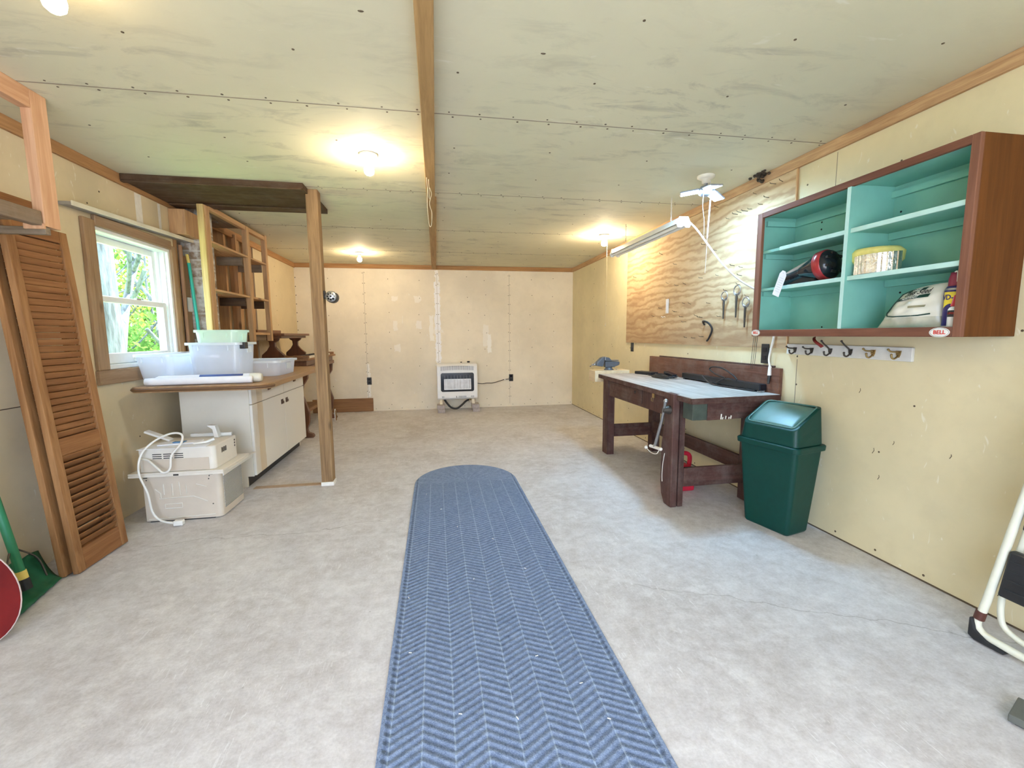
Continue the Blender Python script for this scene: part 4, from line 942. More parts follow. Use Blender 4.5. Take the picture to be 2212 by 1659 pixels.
def bagtext(s, u, v, size, shear=0., bold=0.):
    mb = text_mb(s, Matrix.Identity(4), ext=.01, bold=bold, shear=shear)
    w = max(p[0] for p in mb.v) - min(p[0] for p in mb.v)
    c = []
    for px, py, pz in mb.v:
        uu = u + px * size / .235; vv = v + py * size / .165
        q = pillow(min(.99, max(.01, uu)), min(.99, max(.01, vv)), 1); c.append((q[0] - .0065 - pz * size, q[1], q[2]))
    mb.v = c; return mb
bagtext('Grass Seed', .47, .845, .026, .25, .012).build('lettering', M_black, t)
bagtext('Scotts', .41, .92, .019, .2, .02).build('lettering', M_whites, t)
bagtext('NORTHEAST', .40, .735, .013, .1, .01).build('lettering', M_whites, t)
m = MB().grid(lambda u, v: onbag(.50 + .26 * u, .47 + .05 * v, .004), 6, 2); m.build('small_picture', plain('olive print', (.28, .26, .16), .6), t)
t = thing('spray_can', 'navy spray can with a maroon cap beside the seed bag', 'can', (2.075, 1.462, 1.2055))
MB().lathe([(.031, 1.206), (.033, 1.21), (.033, 1.355), (.030, 1.362), (.026, 1.37)], (2.075, 1.462, 0), 28).build('body', M_navy, t)
MB().lathe([(.0335, 1.206), (.0335, 1.212)], (2.075, 1.462, 0), 28).lathe([(.0335, 1.354), (.031, 1.362)], (2.075, 1.462, 0), 28).build('metal_rim', M_steel, t)
MB().lathe([(.024, 1.371), (.024, 1.40), (.020, 1.415), (.019, 1.425), (.001, 1.427)], (2.075, 1.462, 0), 20).build('cap', M_mar, t)
MB().curve([(2.05, 1.452, 1.425), (2.045, 1.44, 1.425), (2.042, 1.436, 1.40), (2.04, 1.434, 1.385)], .003, 6).build('straw', M_white, t)
def oncan(a, z, r=.0338): return (2.075 - r * math.cos(a), 1.462 - r * math.sin(a), z)
m = MB().grid(lambda u, v: oncan(-.55 + 1.5 * u, 1.300 + .047 * v - .018 * (1 - v) * abs(2 * u - 1) ** 1.5, .0337), 12, 3); m.build('shield', plain('yellow shield', (.85, .68, .05), .4), t)
mb = text_mb('WD-40', Matrix.Identity(4), ext=.01, bold=.03); mb.v = [oncan(.12 + px * .024 / .034, 1.325 + py * .028, .0342 + pz * .02) for px, py, pz in mb.v]; mb.build('lettering', M_navy, t)
t = thing('glue_bottle', 'small white bottle with a red cone cap in front of the spray can', 'bottle', (2.035, 1.428, 1.2055))
MB().lathe([(.016, 1.206), (.018, 1.209), (.018, 1.275), (.014, 1.283), (.008, 1.287)], (2.034, 1.432, 0), 20).build('body', M_white, t)
MB().lathe([(.0115, 1.288), (.012, 1.294), (.0095, 1.30), (.004, 1.33), (.001, 1.333)], (2.034, 1.432, 0), 16).build('cap', plain('red cone cap', (.55, .03, .04), .4), t)
MB().lathe([(.0184, 1.246), (.0184, 1.272)], (2.034, 1.432, 0), 20).build('label_band', M_black, t)
mb = text_mb('SUPER', Matrix.Identity(4), ext=.01, bold=.02); mb.v = [(2.034 - .0188 * math.cos(px * .5), 1.432 - .0188 * math.sin(px * .5), 1.260 + py * .011) for px, py, pz in mb.v]; mb.build('lettering', M_redink, t)

# coat hook rail
t = thing('hook_rail', 'white painted board with six dark coat hooks under the teal cabinet', 'coat rack', (RT - .01, 2.117, 1.044))
MB().prism([(1.737, 1.044), (2.50, 1.052), (2.50, 1.117), (1.737, 1.113)], RT - .018, RT - .0006, 'x').build('board', plain('worn white paint', (.72, .71, .66), .6, 0, .10, 14), t, .003)
hx = RT - .019
for i, y in enumerate((2.43, 2.305, 2.178, 2.052, 1.925, 1.797)):
    m = MB().curve([(hx, y, 1.072), (hx - .012, y, 1.062), (hx - .026, y, 1.056), (hx - .038, y, 1.062), (hx - .042, y, 1.074)], [.0045] * 25, 7, 6).ball((hx - .042, y, 1.076), .006, 8)
    up = (i in (2, 3))
    m.curve([(hx, y, 1.085), (hx - .018, y, 1.09 + up * .012), (hx - .045, y, 1.092 + up * .03), (hx - .062, y, 1.10 + up * .038)], [.0042] * 19, 7, 6).ball((hx - .063, y, 1.102 + up * .038), .006, 8)
    m.prism([(y - .013, 1.096), (y + .013, 1.096), (y + .010, 1.076), (y + .004, 1.062), (y - .004, 1.062), (y - .010, 1.076)], hx - .003, hx + .0005, 'x')
    m.build('hook', M_iron if i < 4 else M_brass, t)
def strapf(u, v): return (RT - .065 + .045 * u - .03 * math.sin(u * 3), 2.178 + .10 * u ** 1.2 + .018 * v, 1.108 + .075 * u - .02 * u * u - .008 * v)
single(MB().grid(strapf, 14, 3), 'strap', M_darkred, 'dark red strap hooked on the third coat hook behind the cabinet edge', 'strap', solid=.004)

# outlet and cords beside the hook rail
outlet(RT - .012, 2.69, 1.045, 'r', 'black outlet at the near lower edge of the plywood beside the hanging cord', .07, .135)
m = MB()
for dy in (0, .018, .036): m.tube([(RT - .02, 2.765 + dy, 1.17), (RT - .03, 2.772 + dy, .93)], .0016, 5)
single(m, 'thin_wires', M_iron, 'three thin wires hanging from the teal cabinet down behind the bench', 'wire')

# workbench
t = thing('workbench', 'old dark brown wooden workbench with a worn grey top and leg vise', 'workbench', (1.92, 3.35, 0))
top = [(1.636, 4.235), (1.572, 2.47), (2.235, 2.515), (2.235, 4.235)]
MB().prism(top, .746, .783).build('bench_top', M_benchtop, t, .004)
m = MB()
m.hexa([(top[1][0] - .004, top[1][1] - .005, .745), (2.235, 2.510, .745), (2.235, 2.5145, .745), (top[1][0] - .004, top[1][1] - .0005, .745)], [(top[1][0] - .004, top[1][1] - .005, .781), (2.235, 2.510, .781), (2.235, 2.5145, .781), (top[1][0] - .004, top[1][1] - .0005, .781)])
m.hexa([(1.631, 4.235, .745), (1.567, 2.47, .745), (1.5715, 2.47, .745), (1.6355, 4.235, .745)], [(1.631, 4.235, .780), (1.567, 2.47, .780), (1.5715, 2.47, .780), (1.6355, 4.235, .780)])
m.build('edge_band', M_bench_x, t)
MB().box(2.2355, RT - .0022, 2.535, 4.33, .765, .953).build('backboard', M_benchback, t, .003)
MB().box(RT - .016, RT - .0022, 2.60, 4.15, .9535, .966).build('backboard_cap', M_bench_y, t, .002, 1)
for x0, x1, y0, y1 in ((1.610, 1.648, 2.66, 2.745), (1.640, 1.712, 4.0, 4.125), (2.13, 2.21, 2.66, 2.745), (2.13, 2.21, 4.02, 4.115)):
    MB().box(x0, x1, y0, y1, 0, .745).build('leg', M_bench, t, .004)
MB().box(1.652, 1.678, 2.747, 3.998, .59, .745).build('apron', M_bench_y, t, .003)
MB().box(1.643, 1.6515, 3.30, 3.95, .615, .735).build('drawer', M_bench_y, t, .002)
MB().disc((1.6425, 3.42, .70), .013, 'x', 12, 0).disc((1.641, 3.416, .70), .004, 'x', 8, 1).build('keyhole', [M_dark, M_steel], t)
MB().box(1.634, 1.6515, 2.86, 3.255, .60, .745).build('front_block', M_bench, t, .003)
hp = MB().box(1.628, 1.6335, 3.055, 3.095, .735, .755).box(1.624, 1.6335, 3.060, 3.09, .70, .734).build('hasp', M_brass, t, .002)
MB().tube([(1.62, 3.062, .70), (1.62, 3.062, .675), (1.62, 3.09, .675), (1.62, 3.09, .70)], .0025, 6).build('staple', M_brass, hp)
MB().hexa([(1.70, 2.50, .632), (2.20, 2.545, .632), (2.20, 2.568, .632), (1.70, 2.525, .632)], [(1.70, 2.50, .744), (2.20, 2.545, .744), (2.20, 2.568, .744), (1.70, 2.525, .744)]).build('end_apron', M_bench_x, t, .003)
MB().box(1.595, 1.698, 2.50, 2.612, .635, .7455).build('end_block', M_greenpaint, t, .004)
MB().box(1.6485, 2.128, 2.66, 2.685, .14, .273).build('stretcher', M_bench_x, t, .003)
MB().box(1.714, 2.128, 4.06, 4.085, .165, .29).build('stretcher', M_bench_x, t, .003)
MB().box(2.1295, 2.155, 2.747, 4.018, .20, .312).build('stretcher', M_bench_y, t, .003)
chop = [(2.655, .0), (2.745, .0), (2.785, .06), (2.80, .14), (2.80, .40), (2.775, .55), (2.77, .785), (2.655, .785)]
ch = MB().prism(chop, 1.552, 1.60, 'x').build('vise_jaw', M_bench, t, .006)
m = MB().lathe([(.018, 1.500), (.020, 1.51), (.028, 1.535), (.03, 1.5515)], (0, 2.70, .675), 16, 0, None, 'x').tube([(1.6005, 2.70, .675), (1.63, 2.70, .675)], .015, 12)
m.build('vise_screw', M_iron, t)
MB().tube([(1.508, 2.678, .735), (1.508, 2.69, .70), (1.508, 2.72, .60), (1.508, 2.80, .405)], [.012, .009, .0105, .0125], 10).ball((1.508, 2.676, .738), .016, 10).ball((1.508, 2.803, .40), .015, 10).build('vise_handle', M_steel, t)
single(MB().tube([(1.506, 2.868, .384), (1.506, 2.715, .398)], .011, 10).curve([(1.506, 2.74, .39), (1.504, 2.77, .352), (1.505, 2.85, .338), (1.506, 2.915, .352)], .003, 6).ball((1.506, 2.93, .356), .013, 10), 'pull_cord', M_cord, 'cream toggle and cord with a ball hanging on the vise handle', 'cord')
m = MB()
for dx, l_ in ((0, .05), (.012, .02), (.035, .03), (.06, .018), (.075, .03)): m.tube([(1.80 + dx, 2.506 + dx * .09, .635), (1.803 + dx, 2.505 + dx * .09, .635 + l_ * .7)], .004, 5)
m.build('dried_drips', M_stain, t)
MB().curve([(1.5505, 2.745, .36), (1.5505, 2.765, .28), (1.5505, 2.772, .20), (1.5505, 2.768, .15)], .003, 5).build('scratch', M_stain, t)

# things on the bench
single(MB().box(1.595, 1.97, 4.237, 4.42, .70, .815), 'vise_block', M_lightwood, 'pale wooden block at the far end of the workbench carrying the vise', 'block', bevel=.003)
t = thing('bench_vise', 'grey bench vise on the pale block at the far end of the workbench', 'vise', (1.75, 4.32, .815))
MB().lathe([(.050, .8155), (.050, .823), (.034, .832), (.036, .842)], (1.775, 4.32, 0), 20).build('swivel_base', M_vise, t)
MB().prism([(1.725, .842), (1.82, .842), (1.885, .868), (1.885, .902), (1.725, .908)], 4.292, 4.348, 'y').build('body', M_vise, t, .010, 3)
MB().prism([(1.728, .9085), (1.80, .9085), (1.765, .945), (1.728, .950)], 4.284, 4.356, 'y').build('fixed_jaw', M_vise, t, .004)
MB().prism([(1.625, .862), (1.70, .850), (1.714, .90), (1.714, .950), (1.690, .948), (1.632, .892)], 4.284, 4.356, 'y').build('moving_jaw', M_vise, t, .008)
MB().box(1.802, 1.875, 4.298, 4.342, .909, .917).build('anvil', M_vise, t, .003)
MB().box(1.7155, 1.7265, 4.278, 4.362, .918, .955).build('jaw_face', M_steel, t, .002)
MB().tube([(1.623, 4.32, .872), (1.592, 4.32, .872)], .012, 10).tube([(1.598, 4.25, .895), (1.598, 4.39, .850)], .0045, 8).ball((1.598, 4.25, .895), .008, 8).ball((1.598, 4.39, .850), .008, 8).build('screw_handle', M_steel, t)
MB().tube([(1.84, 4.272, .826), (1.79, 4.262, .856)], .003, 6).ball((1.84, 4.272, .826), .006, 8).build('lock_lever', M_steel, t)
single(MB().cbox((0, 0, 0), (.10, .22, .028), 0, Matrix.Translation((2.07, 4.07, .798)) @ Matrix.Rotation(R(18), 4, 'Z')), 'flat_case', M_black, 'flat black case at the far end of the bench top', 'case', bevel=.004)
t = thing('light_bar', 'long black bar lying along the bench backboard', 'light bar', (2.17, 3.1, .783))
A, B = Vector((2.205, 2.625, 0)), Vector((2.205, 3.62, 0))
MB().box(2.175, 2.232, 2.64, 3.60, .793, .838).build('housing', M_black, t, .004)
MB().box(2.18, 2.227, 2.632, 2.6395, .797, .834).build('end_cap', M_blackgl, t, .002)
m = MB()
for y in (2.66, 3.1, 3.55): m.box(2.178, 2.230, y, y + .03, .7835, .7928)
m.build('foot', M_blackgl, t)
m = MB()
for k in range(5): m.ball((2.155 + .012 * k, 2.625, .789), .0055, 8)
m.build('bead', M_steel, t)
MB().curve([(2.20, 2.90, .842), (2.20, 2.94, .87), (2.205, 3.08, .915), (2.205, 3.20, .918), (2.205, 3.24, .895), (2.20, 3.16, .865), (2.19, 3.02, .845)], .0055, 7).build('lead', M_rubber, t)
MB().curve([(2.16, 3.28, .845), (2.15, 3.22, .82), (2.12, 3.08, .792), (2.135, 2.9, .7895), (2.15, 2.75, .7895), (2.16, 2.66, .79)], .0055, 7).curve([(2.165, 3.1, .795), (2.17, 3.0, .843), (2.17, 2.9, .846), (2.15, 2.84, .84)], .004, 6).build('lead', M_rubber, t)
t = thing('cable_coil', 'coiled black cable in the middle of the bench top', 'cable', (2.02, 3.75, .783))
m = MB()
for k in range(4):
    ph = k * .35
    m.tube([(2.04 + (.045 + .006 * k) * math.cos(a + ph) + .02 * k - .02, 3.70 + (.13 + .012 * k) * math.sin(a + ph), .7895 + .006 * k) for a in [2 * math.pi * j / 26 for j in range(27)]], .0045, 6, caps=False)
m.curve([(2.03, 3.84, .79), (2.03, 3.93, .7895), (2.06, 4.02, .79), (2.10, 3.98, .79), (2.10, 3.90, .79)], .0045, 6)
m.build('coil', M_rubber, t)
MB().cbox((0, 0, 0), (.05, .16, .03), 0, Matrix.Translation((2.12, 3.70, .815)) @ Matrix.Rotation(R(8), 4, 'X')).build('adapter', M_blackgl, t, .006)
# fuel can under the bench
t = thing('fuel_can', 'red plastic fuel can standing under the workbench', 'fuel can', (1.83, 3.0, 0))
MB().prism([(1.72, 0), (1.905, 0), (1.912, .17), (1.86, .20), (1.74, .20), (1.72, .17)], 2.92, 3.07, 'y').build('body', M_redcan, t, .014, 3)
MB().curve([(1.895, 2.995, .165), (1.902, 2.995, .235), (1.885, 2.995, .268), (1.84, 2.995, .278), (1.79, 2.995, .268), (1.775, 2.995, .20)], .017, 10).build('handle', M_redcan, t)
MB().lathe([(.022, .20), (.022, .235), (.018, .245), (.001, .246)], (1.745, 2.995, 0), 14).build('cap', M_redcan, t)

# swing lid bin
t = thing('trash_can', 'dark green swing lid trash can at the near end of the workbench', 'trash can', (2.047, 2.287, 0), R(13.7))
def rrect(hx_, hy_, r, z): return [(x, y, z) for x, y in rounded([(hx_ - r, hy_ - r, r, 0), (-hx_ + r, hy_ - r, r, 90), (-hx_ + r, -hy_ + r, r, 180), (hx_ - r, -hy_ + r, r, 270)])]
def loft(rings, mi=0, capb=True, capt=True, m=None):
    m = m or MB(); N = len(rings[0]); vs = [p for r_ in rings for p in r_]
    fs = [(i * N + k, i * N + (k + 1) % N, (i + 1) * N + (k + 1) % N, (i + 1) * N + k) for i in range(len(rings) - 1) for k in range(N)]
    if capb: fs.append(tuple(reversed(range(N))))
    if capt: fs.append(tuple(range((len(rings) - 1) * N, len(rings) * N)))
    return m.add(vs, fs, mi)
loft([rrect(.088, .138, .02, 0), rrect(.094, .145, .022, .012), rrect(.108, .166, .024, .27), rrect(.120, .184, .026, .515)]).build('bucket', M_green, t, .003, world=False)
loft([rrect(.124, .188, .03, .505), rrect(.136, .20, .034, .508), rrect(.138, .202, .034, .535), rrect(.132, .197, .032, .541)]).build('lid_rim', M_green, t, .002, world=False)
# hood: front (−x) low, back (+x) high
def hood(f, z0):
    b = rrect(.114 * f, .176 * f, .03, 0); out = []
    return b
base = rrect(.122, .184, .03, .5415); up1 = rrect(.112, .172, .03, 0); 
def slope(x): 
    u = (x + .112) / .224; return .632 + .128 * u + .020 * math.sin(math.pi * u)
mid1 = [(x, y, .5415 + (slope(x) - .5415) * .5) for x, y, z in rrect(.117, .178, .03, 0)]
top1 = [(x, y, slope(x)) for x, y, z in up1]
top2 = [(x, y, slope(x) + .001) for x, y, z in rrect(.098, .152, .024, 0)]
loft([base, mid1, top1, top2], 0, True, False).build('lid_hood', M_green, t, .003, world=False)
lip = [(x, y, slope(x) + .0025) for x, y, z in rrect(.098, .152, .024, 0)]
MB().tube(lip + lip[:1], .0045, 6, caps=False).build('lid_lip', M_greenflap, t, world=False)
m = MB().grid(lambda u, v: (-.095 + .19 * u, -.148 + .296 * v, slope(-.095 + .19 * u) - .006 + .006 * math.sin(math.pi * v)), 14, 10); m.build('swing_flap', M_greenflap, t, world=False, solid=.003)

# folding step stool at the right edge
t = thing('step_stool', 'folded step stool with cream tube frame and black steps against the right wall', 'step stool', (2.08, 1.0, 0))
def P(y, z, dx=0.): return (2.035 + z * .10 + dx, y, z)
m = MB().curve([P(1.02, 1.12), P(1.10, 1.10), P(1.135, 1.02), P(1.178, .70), P(1.235, .16), P(1.250, .075), P(1.235, .040), P(1.19, .030), P(1.02, .028), P(.80, .028), P(.74, .032), P(.72, .08), P(.74, .3), P(.80, .8), P(.86, 1.06), P(.92, 1.12), P(1.02, 1.12)], .0135, 10)
m.build('front_frame', M_stoolw, t)
MB().curve([P(1.16, .75, .035), P(1.195, .40, .045), P(1.22, .14, .05), P(1.15, .05, .052), P(.85, .05, .052), P(.78, .14, .05), P(.83, .75, .035)], .0105, 8).build('rear_frame', M_stoolw, t)
for y, z in ((1.2455, .098),): MB().tube([P(y + .001, z - .016), P(y - .003, z + .018)], .0165, 12).build('clamp_ring', plain('dark red band', (.10, .03, .02), .5), t)
MB().prism([(1.262, .014), (1.262, .085), (1.254, .085), (1.240, .045), (1.20, .022), (1.15, .016), (1.15, .006), (1.24, .003)], 2.018, 2.055, 'x').build('rubber_foot', M_rubber, t, .004)
def step(z0, z1, y1):
    s = MB().hexa([P(.80, z0, -.012), P(y1, z0, -.012), P(y1, z0, .016), P(.80, z0, .016)], [P(.80, z1, -.012), P(y1 - .01, z1, -.012), P(y1 - .01, z1, .016), P(.80, z1, .016)]).build('step', M_black, t, .008)
    m = MB()
    for k in range(1, 5):
        z = z0 + (z1 - z0) * k / 5; m.tube([P(.82, z, -.013), P(y1 - .02, z, -.013)], .003, 5)
    m.build('tread_rib', M_rubber, s)
step(.205, .385, 1.205); step(.47, .635, 1.175); step(.74, .89, 1.15)
single(MB().prism([(1.688, .934), (1.80, .978), (1.87, .80), (1.757, .757)], .006, .03).prism([(1.70, .925), (1.79, .955), (1.86, .79), (1.77, .765)], 0, .0058, 'z', 1), 'rubber_pad', [M_greybox, M_black], 'grey rubber pad lying on the floor at the lower right corner', 'pad', bevel=.003)

# long carpet runner
t_ = [(-.41, 0.)]
mp = [(.41, -3.6), (.41, 0)] + [(.41 * math.cos(R(a)), .45 * math.sin(R(a))) for a in range(6, 176, 6)] + [(-.41, 0), (-.41, -3.6)]
m = MB().prism([(x, y + 3.45) for x, y in mp], 0, .009)
o = m.build('carpet_runner', M_mat, None, .003, 2, shift=False); o.location = (.2135, .0, .0005)
tag(o, 'long blue grey chevron carpet runner with a rounded far end on the concrete', 'carpet')
M_lint = plain('lint', (.80, .80, .74), .9)
m = MB()
for x, y in ((-.15, 1.9), (.42, 2.05), (.10, 2.6), (.15, 2.0), (.33, 1.45), (.05, 1.25), (.45, 1.3), (-.10, 3.2), (.5, 1.15), (.0, 2.9), (.3, 2.4), (-.12, 1.55), (.22, 1.2)):
    a_ = random.uniform(0, 3.1); m.tube([(x, y, .0112), (x + .011 * math.cos(a_), y + .011 * math.sin(a_), .0112)], .0016, 5)
tag(m.build('lint', M_lint), 'scattered white crumbs on the carpet runner', 'lint', None, 'stuff')

# ================================================================== LAMPS
def bulb_lamp(x, y, label, string=0., bm=None):
    t = thing('ceiling_bulb', label, 'lamp', (x, y, H), 0, 'bare bulbs on the ceiling')
    MB().lathe([(.055, -.0006), (.056, -.010), (.046, -.018), (.030, -.022), (.022, -.026), (.021, -.037), (.001, -.038)], (0, 0, 0), 28).build('porcelain_holder', M_porc, t, world=False)
    g = MB().lathe([(.0268, -.0765), (.0288, -.086), (.0295, -.095), (.026, -.110), (.015, -.120), (.0005, -.123)], (0, 0, 0), 24).build('bulb', bm or M_bulb, t, world=False)
    MB().lathe([(.013, -.0395), (.0135, -.048), (.0185, -.060), (.0268, -.0764)], (0, 0, 0), 24).build('bulb_neck', M_neck, g, world=False)
    if string:
        MB().tube([(.036, 0, -.02), (.037, -.002, -string * .5), (.030, 0, -string)], .0014, 5).lathe([(.001, -string - .02), (.005, -string - .015), (.003, -string)], (.030, 0, 0), 8).build('pull_string', M_string, t, world=False)
    return t
bulb_lamp(-1.09, 1.625, 'bare bulb cut off by the top left edge of the photo')
bulb_lamp(-.370, 2.868, 'bare bulb on the ceiling just left of the beam', 0., M_bulb3)
bulb_lamp(-.957, 6.115, 'bare bulb at the far end of the ceiling near the organ', 0., M_bulb4)
bulb_lamp(1.851, 4.70, 'bare bulb with a long pull string by the right wall', .98, M_bulb2)

t = thing('led_garage_light', 'bright white LED lamp with tilted panels above the workbench', 'lamp', (1.875, 2.89, H))
MB().lathe([(.058, -.0006), (.058, -.012), (.042, -.022), (.028, -.028), (.026, -.05), (.001, -.051)], (0, 0, 0), 28).build('porcelain_holder', M_porc, t, world=False)
MB().lathe([(.013, -.052), (.014, -.068), (.034, -.071), (.043, -.088), (.043, -.122), (.026, -.134), (.001, -.135)], (0, 0, 0), 20).build('hub', M_ledgrey, t, world=False)
for a_, tl_ in ((R(150), 5), (R(262), 8), (R(20), 20)):
    Mb = Matrix.Rotation(a_, 4, 'Z') @ Matrix.Translation((.040, 0, -.100)) @ Matrix.Rotation(R(tl_), 4, 'Y')
    MB().box(.0, .125, -.042, .042, .0006, .012, 0, Mb).build('panel', M_ledgrey, t, .004, world=False)
    MB().box(.006, .119, -.037, .037, -.0006, .0004, 0, Mb).build('light_face', M_led, t, world=False)
MB().tube([(.028, -.01, -.03), (.034, -.012, -.13), (.02, -.012, -.42)], [.0022, .0045, .0045], 8).tube([(.02, -.012, -.42), (.018, -.01, -.60), (.015, -.01, -.66)], .0016, 5).build('pull_cord', M_cord, t, world=False)
MB().curve([(-.02, -.02, -.06), (-.03, -.02, -.2), (-.015, -.02, -.3), (-.01, -.018, -.42)], .0013, 5).build('pull_string', M_string, t, world=False)

t = thing('shop_light', 'white fluorescent shop light hanging on chains above the workbench', 'lamp', (1.87, 3.8, 2.0))
sy0, sy1 = 3.14, 4.44
MB().prism([(1.838, 2.062), (1.902, 2.062), (1.918, 2.03), (1.925, 2.012), (1.905, 2.022), (1.87, 2.032), (1.835, 2.022), (1.815, 2.012), (1.822, 2.03)], sy0 + .012, sy1 - .012, 'y').build('housing', M_white, t, .002, 1)
for y0, y1 in ((sy0, sy0 + .0115), (sy1 - .0115, sy1)): MB().prism([(1.834, 2.066), (1.906, 2.066), (1.93, 2.01), (1.918, 1.985), (1.89, 1.985), (1.87, 2.0), (1.85, 1.985), (1.822, 1.985), (1.81, 2.01)], y0, y1, 'y').build('end_cap', M_white, t, .003)
for x in (1.842, 1.898): MB().tube([(x, sy0 + .012, 2.004), (x, sy1 - .012, 2.004)], .0125, 12).build('tube', M_tube, t)
for y in (3.33, 4.178):
    m = MB()
    for k in range(9):
        z = 2.07 + k * .022; dx, dy = (.005, 0) if k % 2 else (0, .005)
        m.tube([(1.87 + dx * math.cos(a), y + dy * math.cos(a), z + .013 * math.sin(a)) for a in [2 * math.pi * j / 10 for j in range(11)]], .0014, 4, caps=False)
    m.build('chain', M_steel if y > 4 else M_white, t)
cd = MB().curve([(1.90, sy0 - .004, 2.03), (1.92, 3.06, 1.96), (1.97, 2.97, 1.82), (2.04, 2.90, 1.68), (2.13, 2.83, 1.56), (2.22, 2.74, 1.47), (2.243, 2.64, 1.38), (2.245, 2.605, 1.25), (2.24, 2.610, 1.15), (2.236, 2.635, 1.02), (2.232, 2.618, .96)], .0065, 8).build('power_cord', M_cord, t)
MB().tube([(2.232, 2.618, .962), (2.230, 2.615, .90)], [.010, .014], 10).build('plug', M_cord, cd)
MB().tube([(2.230, 2.615, .8995), (2.215, 2.605, .845)], [.012, .008], 10).build('socket_end', M_black, cd)

# ================================================================== OUTSIDE THE WINDOW
def m_leaf(name, c1, c2):
    k = NT(name); c = k.ramp(k.noise(k.obj(), 2.5, 4, .7), [(.35, c1), (.65, c2)])
    d = k.n('ShaderNodeBsdfDiffuse', i_Color=c); tl = k.n('ShaderNodeBsdfTranslucent', i_Color=c)
    k.surf(k.n('ShaderNodeMixShader', i_0=.4, i_1=d, i_2=tl)); return k.m
M_lf1 = m_leaf('fresh green leaves', (.06, .15, .03), (.17, .30, .07)); M_lf2 = m_leaf('yellow green leaves', (.16, .20, .035), (.36, .33, .07))
k = NT('grass ground'); k.bsdf(k.ramp(k.noise(k.obj(), 3, 6, .7), [(.35, (.22, .40, .09)), (.65, (.40, .58, .18))]), .95); M_grass = k.m
k = NT('grey bark'); o_ = k.obj(); bf = k.noise(k.map(o_, (1, 1, .16)), 14, 6, .65)
k.bsdf(k.ramp(bf, [(.38, (.05, .057, .062)), (.62, (.14, .16, .175))]), .95, 0, k.bump(bf, .7, .03)); M_bark = k.m
struct(MB().box(-30, L - .16, -14, 34, -.3, -.2).build('ground', M_grass, shift=False))
struct(MB().box(-12, 12, -14, F - .14, -.2, -.05).build('ground', plain('pale driveway', (.48, .47, .45), .95, 0, .15, 2), shift=False))
def tree(name, label, base, pts, rads, crown, n, mat, size=.12, branches=0):
    t = thing(name, label, 'tree', base, 0, 'trees outside the window')
    m = MB(); b = Vector(base); path = smooth([b + Vector(p) for p in pts], 5)
    rr = [rads[0] + (rads[1] - rads[0]) * i / (len(path) - 1) for i in range(len(path))]
    m.tube(path, rr, 10)
    for j in range(branches):
        s = path[len(path) // 3 + (j * 3) % (len(path) * 2 // 3 - 1)]; a = random.uniform(0, 6.28); l_ = random.uniform(.5, 1.3)
        m.curve([s, s + Vector((math.cos(a) * l_ * .5, math.sin(a) * l_ * .5, l_ * .3)), s + Vector((math.cos(a) * l_, math.sin(a) * l_, l_ * .9))], [rads[1] * .9] * 11, 5, 5)
    m.build('trunk', M_bark, t)
    lf = MB()
    for (c, rad, cnt) in crown:
        for _ in range(cnt):
            d = Vector((random.gauss(0, 1), random.gauss(0, 1), random.gauss(0, 1))).normalized() * (random.random() ** .4)
            p = b + Vector(c) + Vector((d.x * rad[0], d.y * rad[1], d.z * rad[2]))
            if p.z < -.18 or p.x > L - .35: continue
            Q = Matrix.Translation(p) @ Matrix.Rotation(random.uniform(0, 6.28), 4, 'Z') @ Matrix.Rotation(random.uniform(-1.2, 1.2), 4, 'X')
            s = size * random.uniform(.6, 1.3)
            lf.add([(0, -s * .6, 0), (s * .32, 0, s * .08), (0, s * .6, 0), (-s * .32, 0, s * .08)], [(0, 1, 2, 3)], 0, Q)
    if lf.v: lf.build('foliage', mat, t)
    return t
tree('big_tree', 'thick grey tree trunk close outside the window at its left', (-4.25, 6.63, -.22), [(0, 0, 0), (-.01, .0, 1.5), (-.02, -.01, 3.5), (0, 0, 6)], (.165, .135), [((0, 0, 6.2), (1.6, 1.6, 1.0), 500)], 0, M_lf1, .16)
tree('leaning_tree', 'thin leaning tree crossing the upper window panes', (-5.4, 8.5, -.22), [(0, 0, 0), (.05, .1, 1.2), (-.1, .65, 2.2), (-.2, 1.35, 3.3), (-.3, 1.8, 4.6)], (.085, .04), [((-.3, 1.6, 4.4), (1.2, 1.2, .9), 350)], 0, M_lf2, .13, 7)
tree('leaning_tree', 'slim slanting trunk low at the right of the window panes', (-5.0, 9.45, -.22), [(0, 0, 0), (.15, .3, .9), (.3, .7, 1.9), (.4, 1.0, 3.2)], (.07, .04), [((.4, 1.0, 3.4), (1., 1., .9), 300)], 0, M_lf2, .13, 6)
for i, (x, y, h, mt, lab) in enumerate(((-6.4, 9.6, 1.5, M_lf1, 'green bush just behind the thick trunk'), (-6.6, 11.6, 1.7, M_lf1, 'green bush in the middle of the lower panes'), (-6.2, 13.4, 1.5, M_lf2, 'yellow green bush at the right of the lower panes'), (-8.6, 13.2, 2.6, M_lf2, 'tall yellow green shrub behind the bushes'), (-9.5, 17.2, 3.2, M_lf1, 'tall green shrub farthest from the window'), (-8.2, 18.0, 3.0, M_lf2, 'loose yellow shrub far right through the window'))):
    tree('bush', lab, (x, y, -.22), [(0, 0, 0), (.05, .05, h * .5), (0, .1, h)], (.04, .02), [((0, 0, h * .55), (1.15, 1.25, h * .62), 1500 if i < 3 else 1100)], 0, mt, .15 if i < 3 else .17, 9)
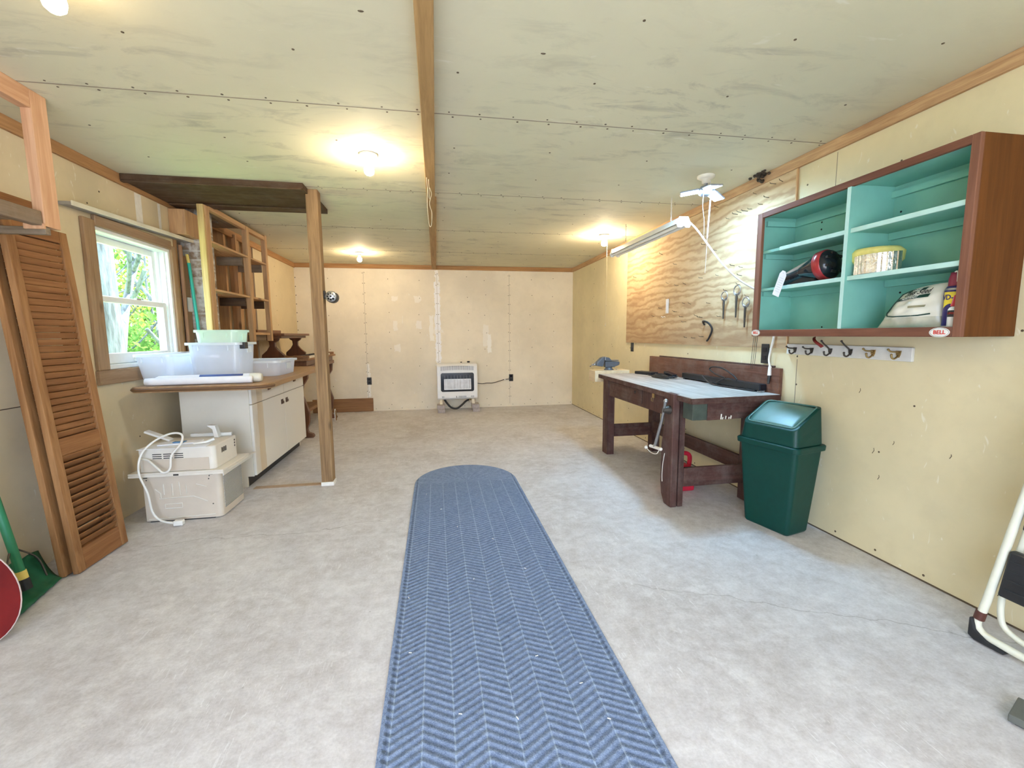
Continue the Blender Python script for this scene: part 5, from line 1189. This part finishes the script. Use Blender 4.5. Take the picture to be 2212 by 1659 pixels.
for i, (x, y, lab) in enumerate(((-7.6, 11.3, 'bare slim sapling nearest the leaning tree'), (-7.9, 12.6, 'bare sapling with forked top beyond the bushes'), (-7.0, 13.8, 'bare sapling at the right of the upper pane'), (-8.4, 14.9, 'bare sapling farthest to the right'))):
    tree('sapling', lab, (x, y, -.22), [(0, 0, 0), (.05, .1, 1.5), (-.05, .0, 3.2), (.1, .1, 5.5)], (.045, .018), [((0, 0, 4.), (.7, .7, 1.6), 160)], 0, M_lf2, .12, 12)

for i, (x, y, h, mt, lab) in enumerate(((-12.0, 17.5, 5.0, M_lf1, 'tall green tree crown filling the left of the upper pane far behind'), (-11.5, 22.5, 5.2, M_lf2, 'tall yellow green tree crown in the middle of the upper pane far behind'), (-11.0, 27.5, 5.5, M_lf1, 'tall green tree crown far right behind the saplings'))):
    tree('tree', lab, (x, y, -.22), [(0, 0, 0), (.1, .1, h * .5), (0, .1, h)], (.14, .05), [((0, 0, h * .52), (2.6, 2.8, h * .55), 2600)], 0, mt, .26, 12)
# ================================================================== LIGHT FROM OUTSIDE
wd = bpy.data.worlds.new('sky'); SC.world = wd; wd.use_nodes = True
nt = wd.node_tree; bg = nt.nodes['Background']
sky = nt.nodes.new('ShaderNodeTexSky'); sky.sky_type = 'NISHITA'; sky.sun_disc = False; sky.sun_elevation = R(48); sky.sun_rotation = R(200); sky.air_density = 1.; sky.dust_density = 4.
mx = nt.nodes.new('ShaderNodeMix'); mx.data_type = 'RGBA'; mx.inputs[0].default_value = .75; mx.inputs[7].default_value = (.62, .89, 1.35, 1)
hs = nt.nodes.new('ShaderNodeMix'); hs.data_type = 'RGBA'; hs.blend_type = 'MULTIPLY'; hs.inputs[0].default_value = 1.; hs.inputs[7].default_value = (.25, .25, .25, 1)
nt.links.new(sky.outputs[0], hs.inputs[6]); nt.links.new(hs.outputs[2], mx.inputs[6]); nt.links.new(mx.outputs[2], bg.inputs[0]); bg.inputs[1].default_value = 5.2
sl = bpy.data.lights.new('sun', 'SUN'); sl.energy = 28.; sl.angle = R(1.5); sl.color = (1., .96, .88)
so = bpy.data.objects.new('sun', sl); COL.objects.link(so); so.rotation_euler = Vector((-.5, -.2, -.8)).to_track_quat('-Z', 'Y').to_euler()

# ================================================================== CAMERA
yaw, pit, rol, f_px = .1710, .1126, .0073, 942.8
fw = Vector((math.sin(yaw) * math.cos(pit), math.cos(yaw) * math.cos(pit), -math.sin(pit)))
r = Vector((math.cos(yaw), -math.sin(yaw), 0)); d = fw.cross(r)
r2 = r * math.cos(rol) + d * math.sin(rol); d2 = d * math.cos(rol) - r * math.sin(rol)
cam = bpy.data.cameras.new('camera'); co = bpy.data.objects.new('camera', cam); COL.objects.link(co)
mw = Matrix.Identity(4)
for i in range(3): mw[i][0], mw[i][1], mw[i][2] = r2[i], -d2[i], -fw[i]
mw[0][3], mw[1][3], mw[2][3] = 0, 0, 1.1886
co.matrix_world = mw; cam.sensor_fit = 'HORIZONTAL'; cam.sensor_width = 36; cam.lens = f_px / 2212 * 36; cam.clip_start = .02; cam.clip_end = 200
SC.camera = co
vs = SC.view_settings; vs.view_transform = 'Standard'; vs.look = 'None'; vs.gamma = 1.; vs.use_curve_mapping = False; vs.exposure = .46
SC.cycles.max_bounces = 10; SC.cycles.diffuse_bounces = 6; SC.cycles.transparent_max_bounces = 16; SC.cycles.sample_clamp_indirect = 8.
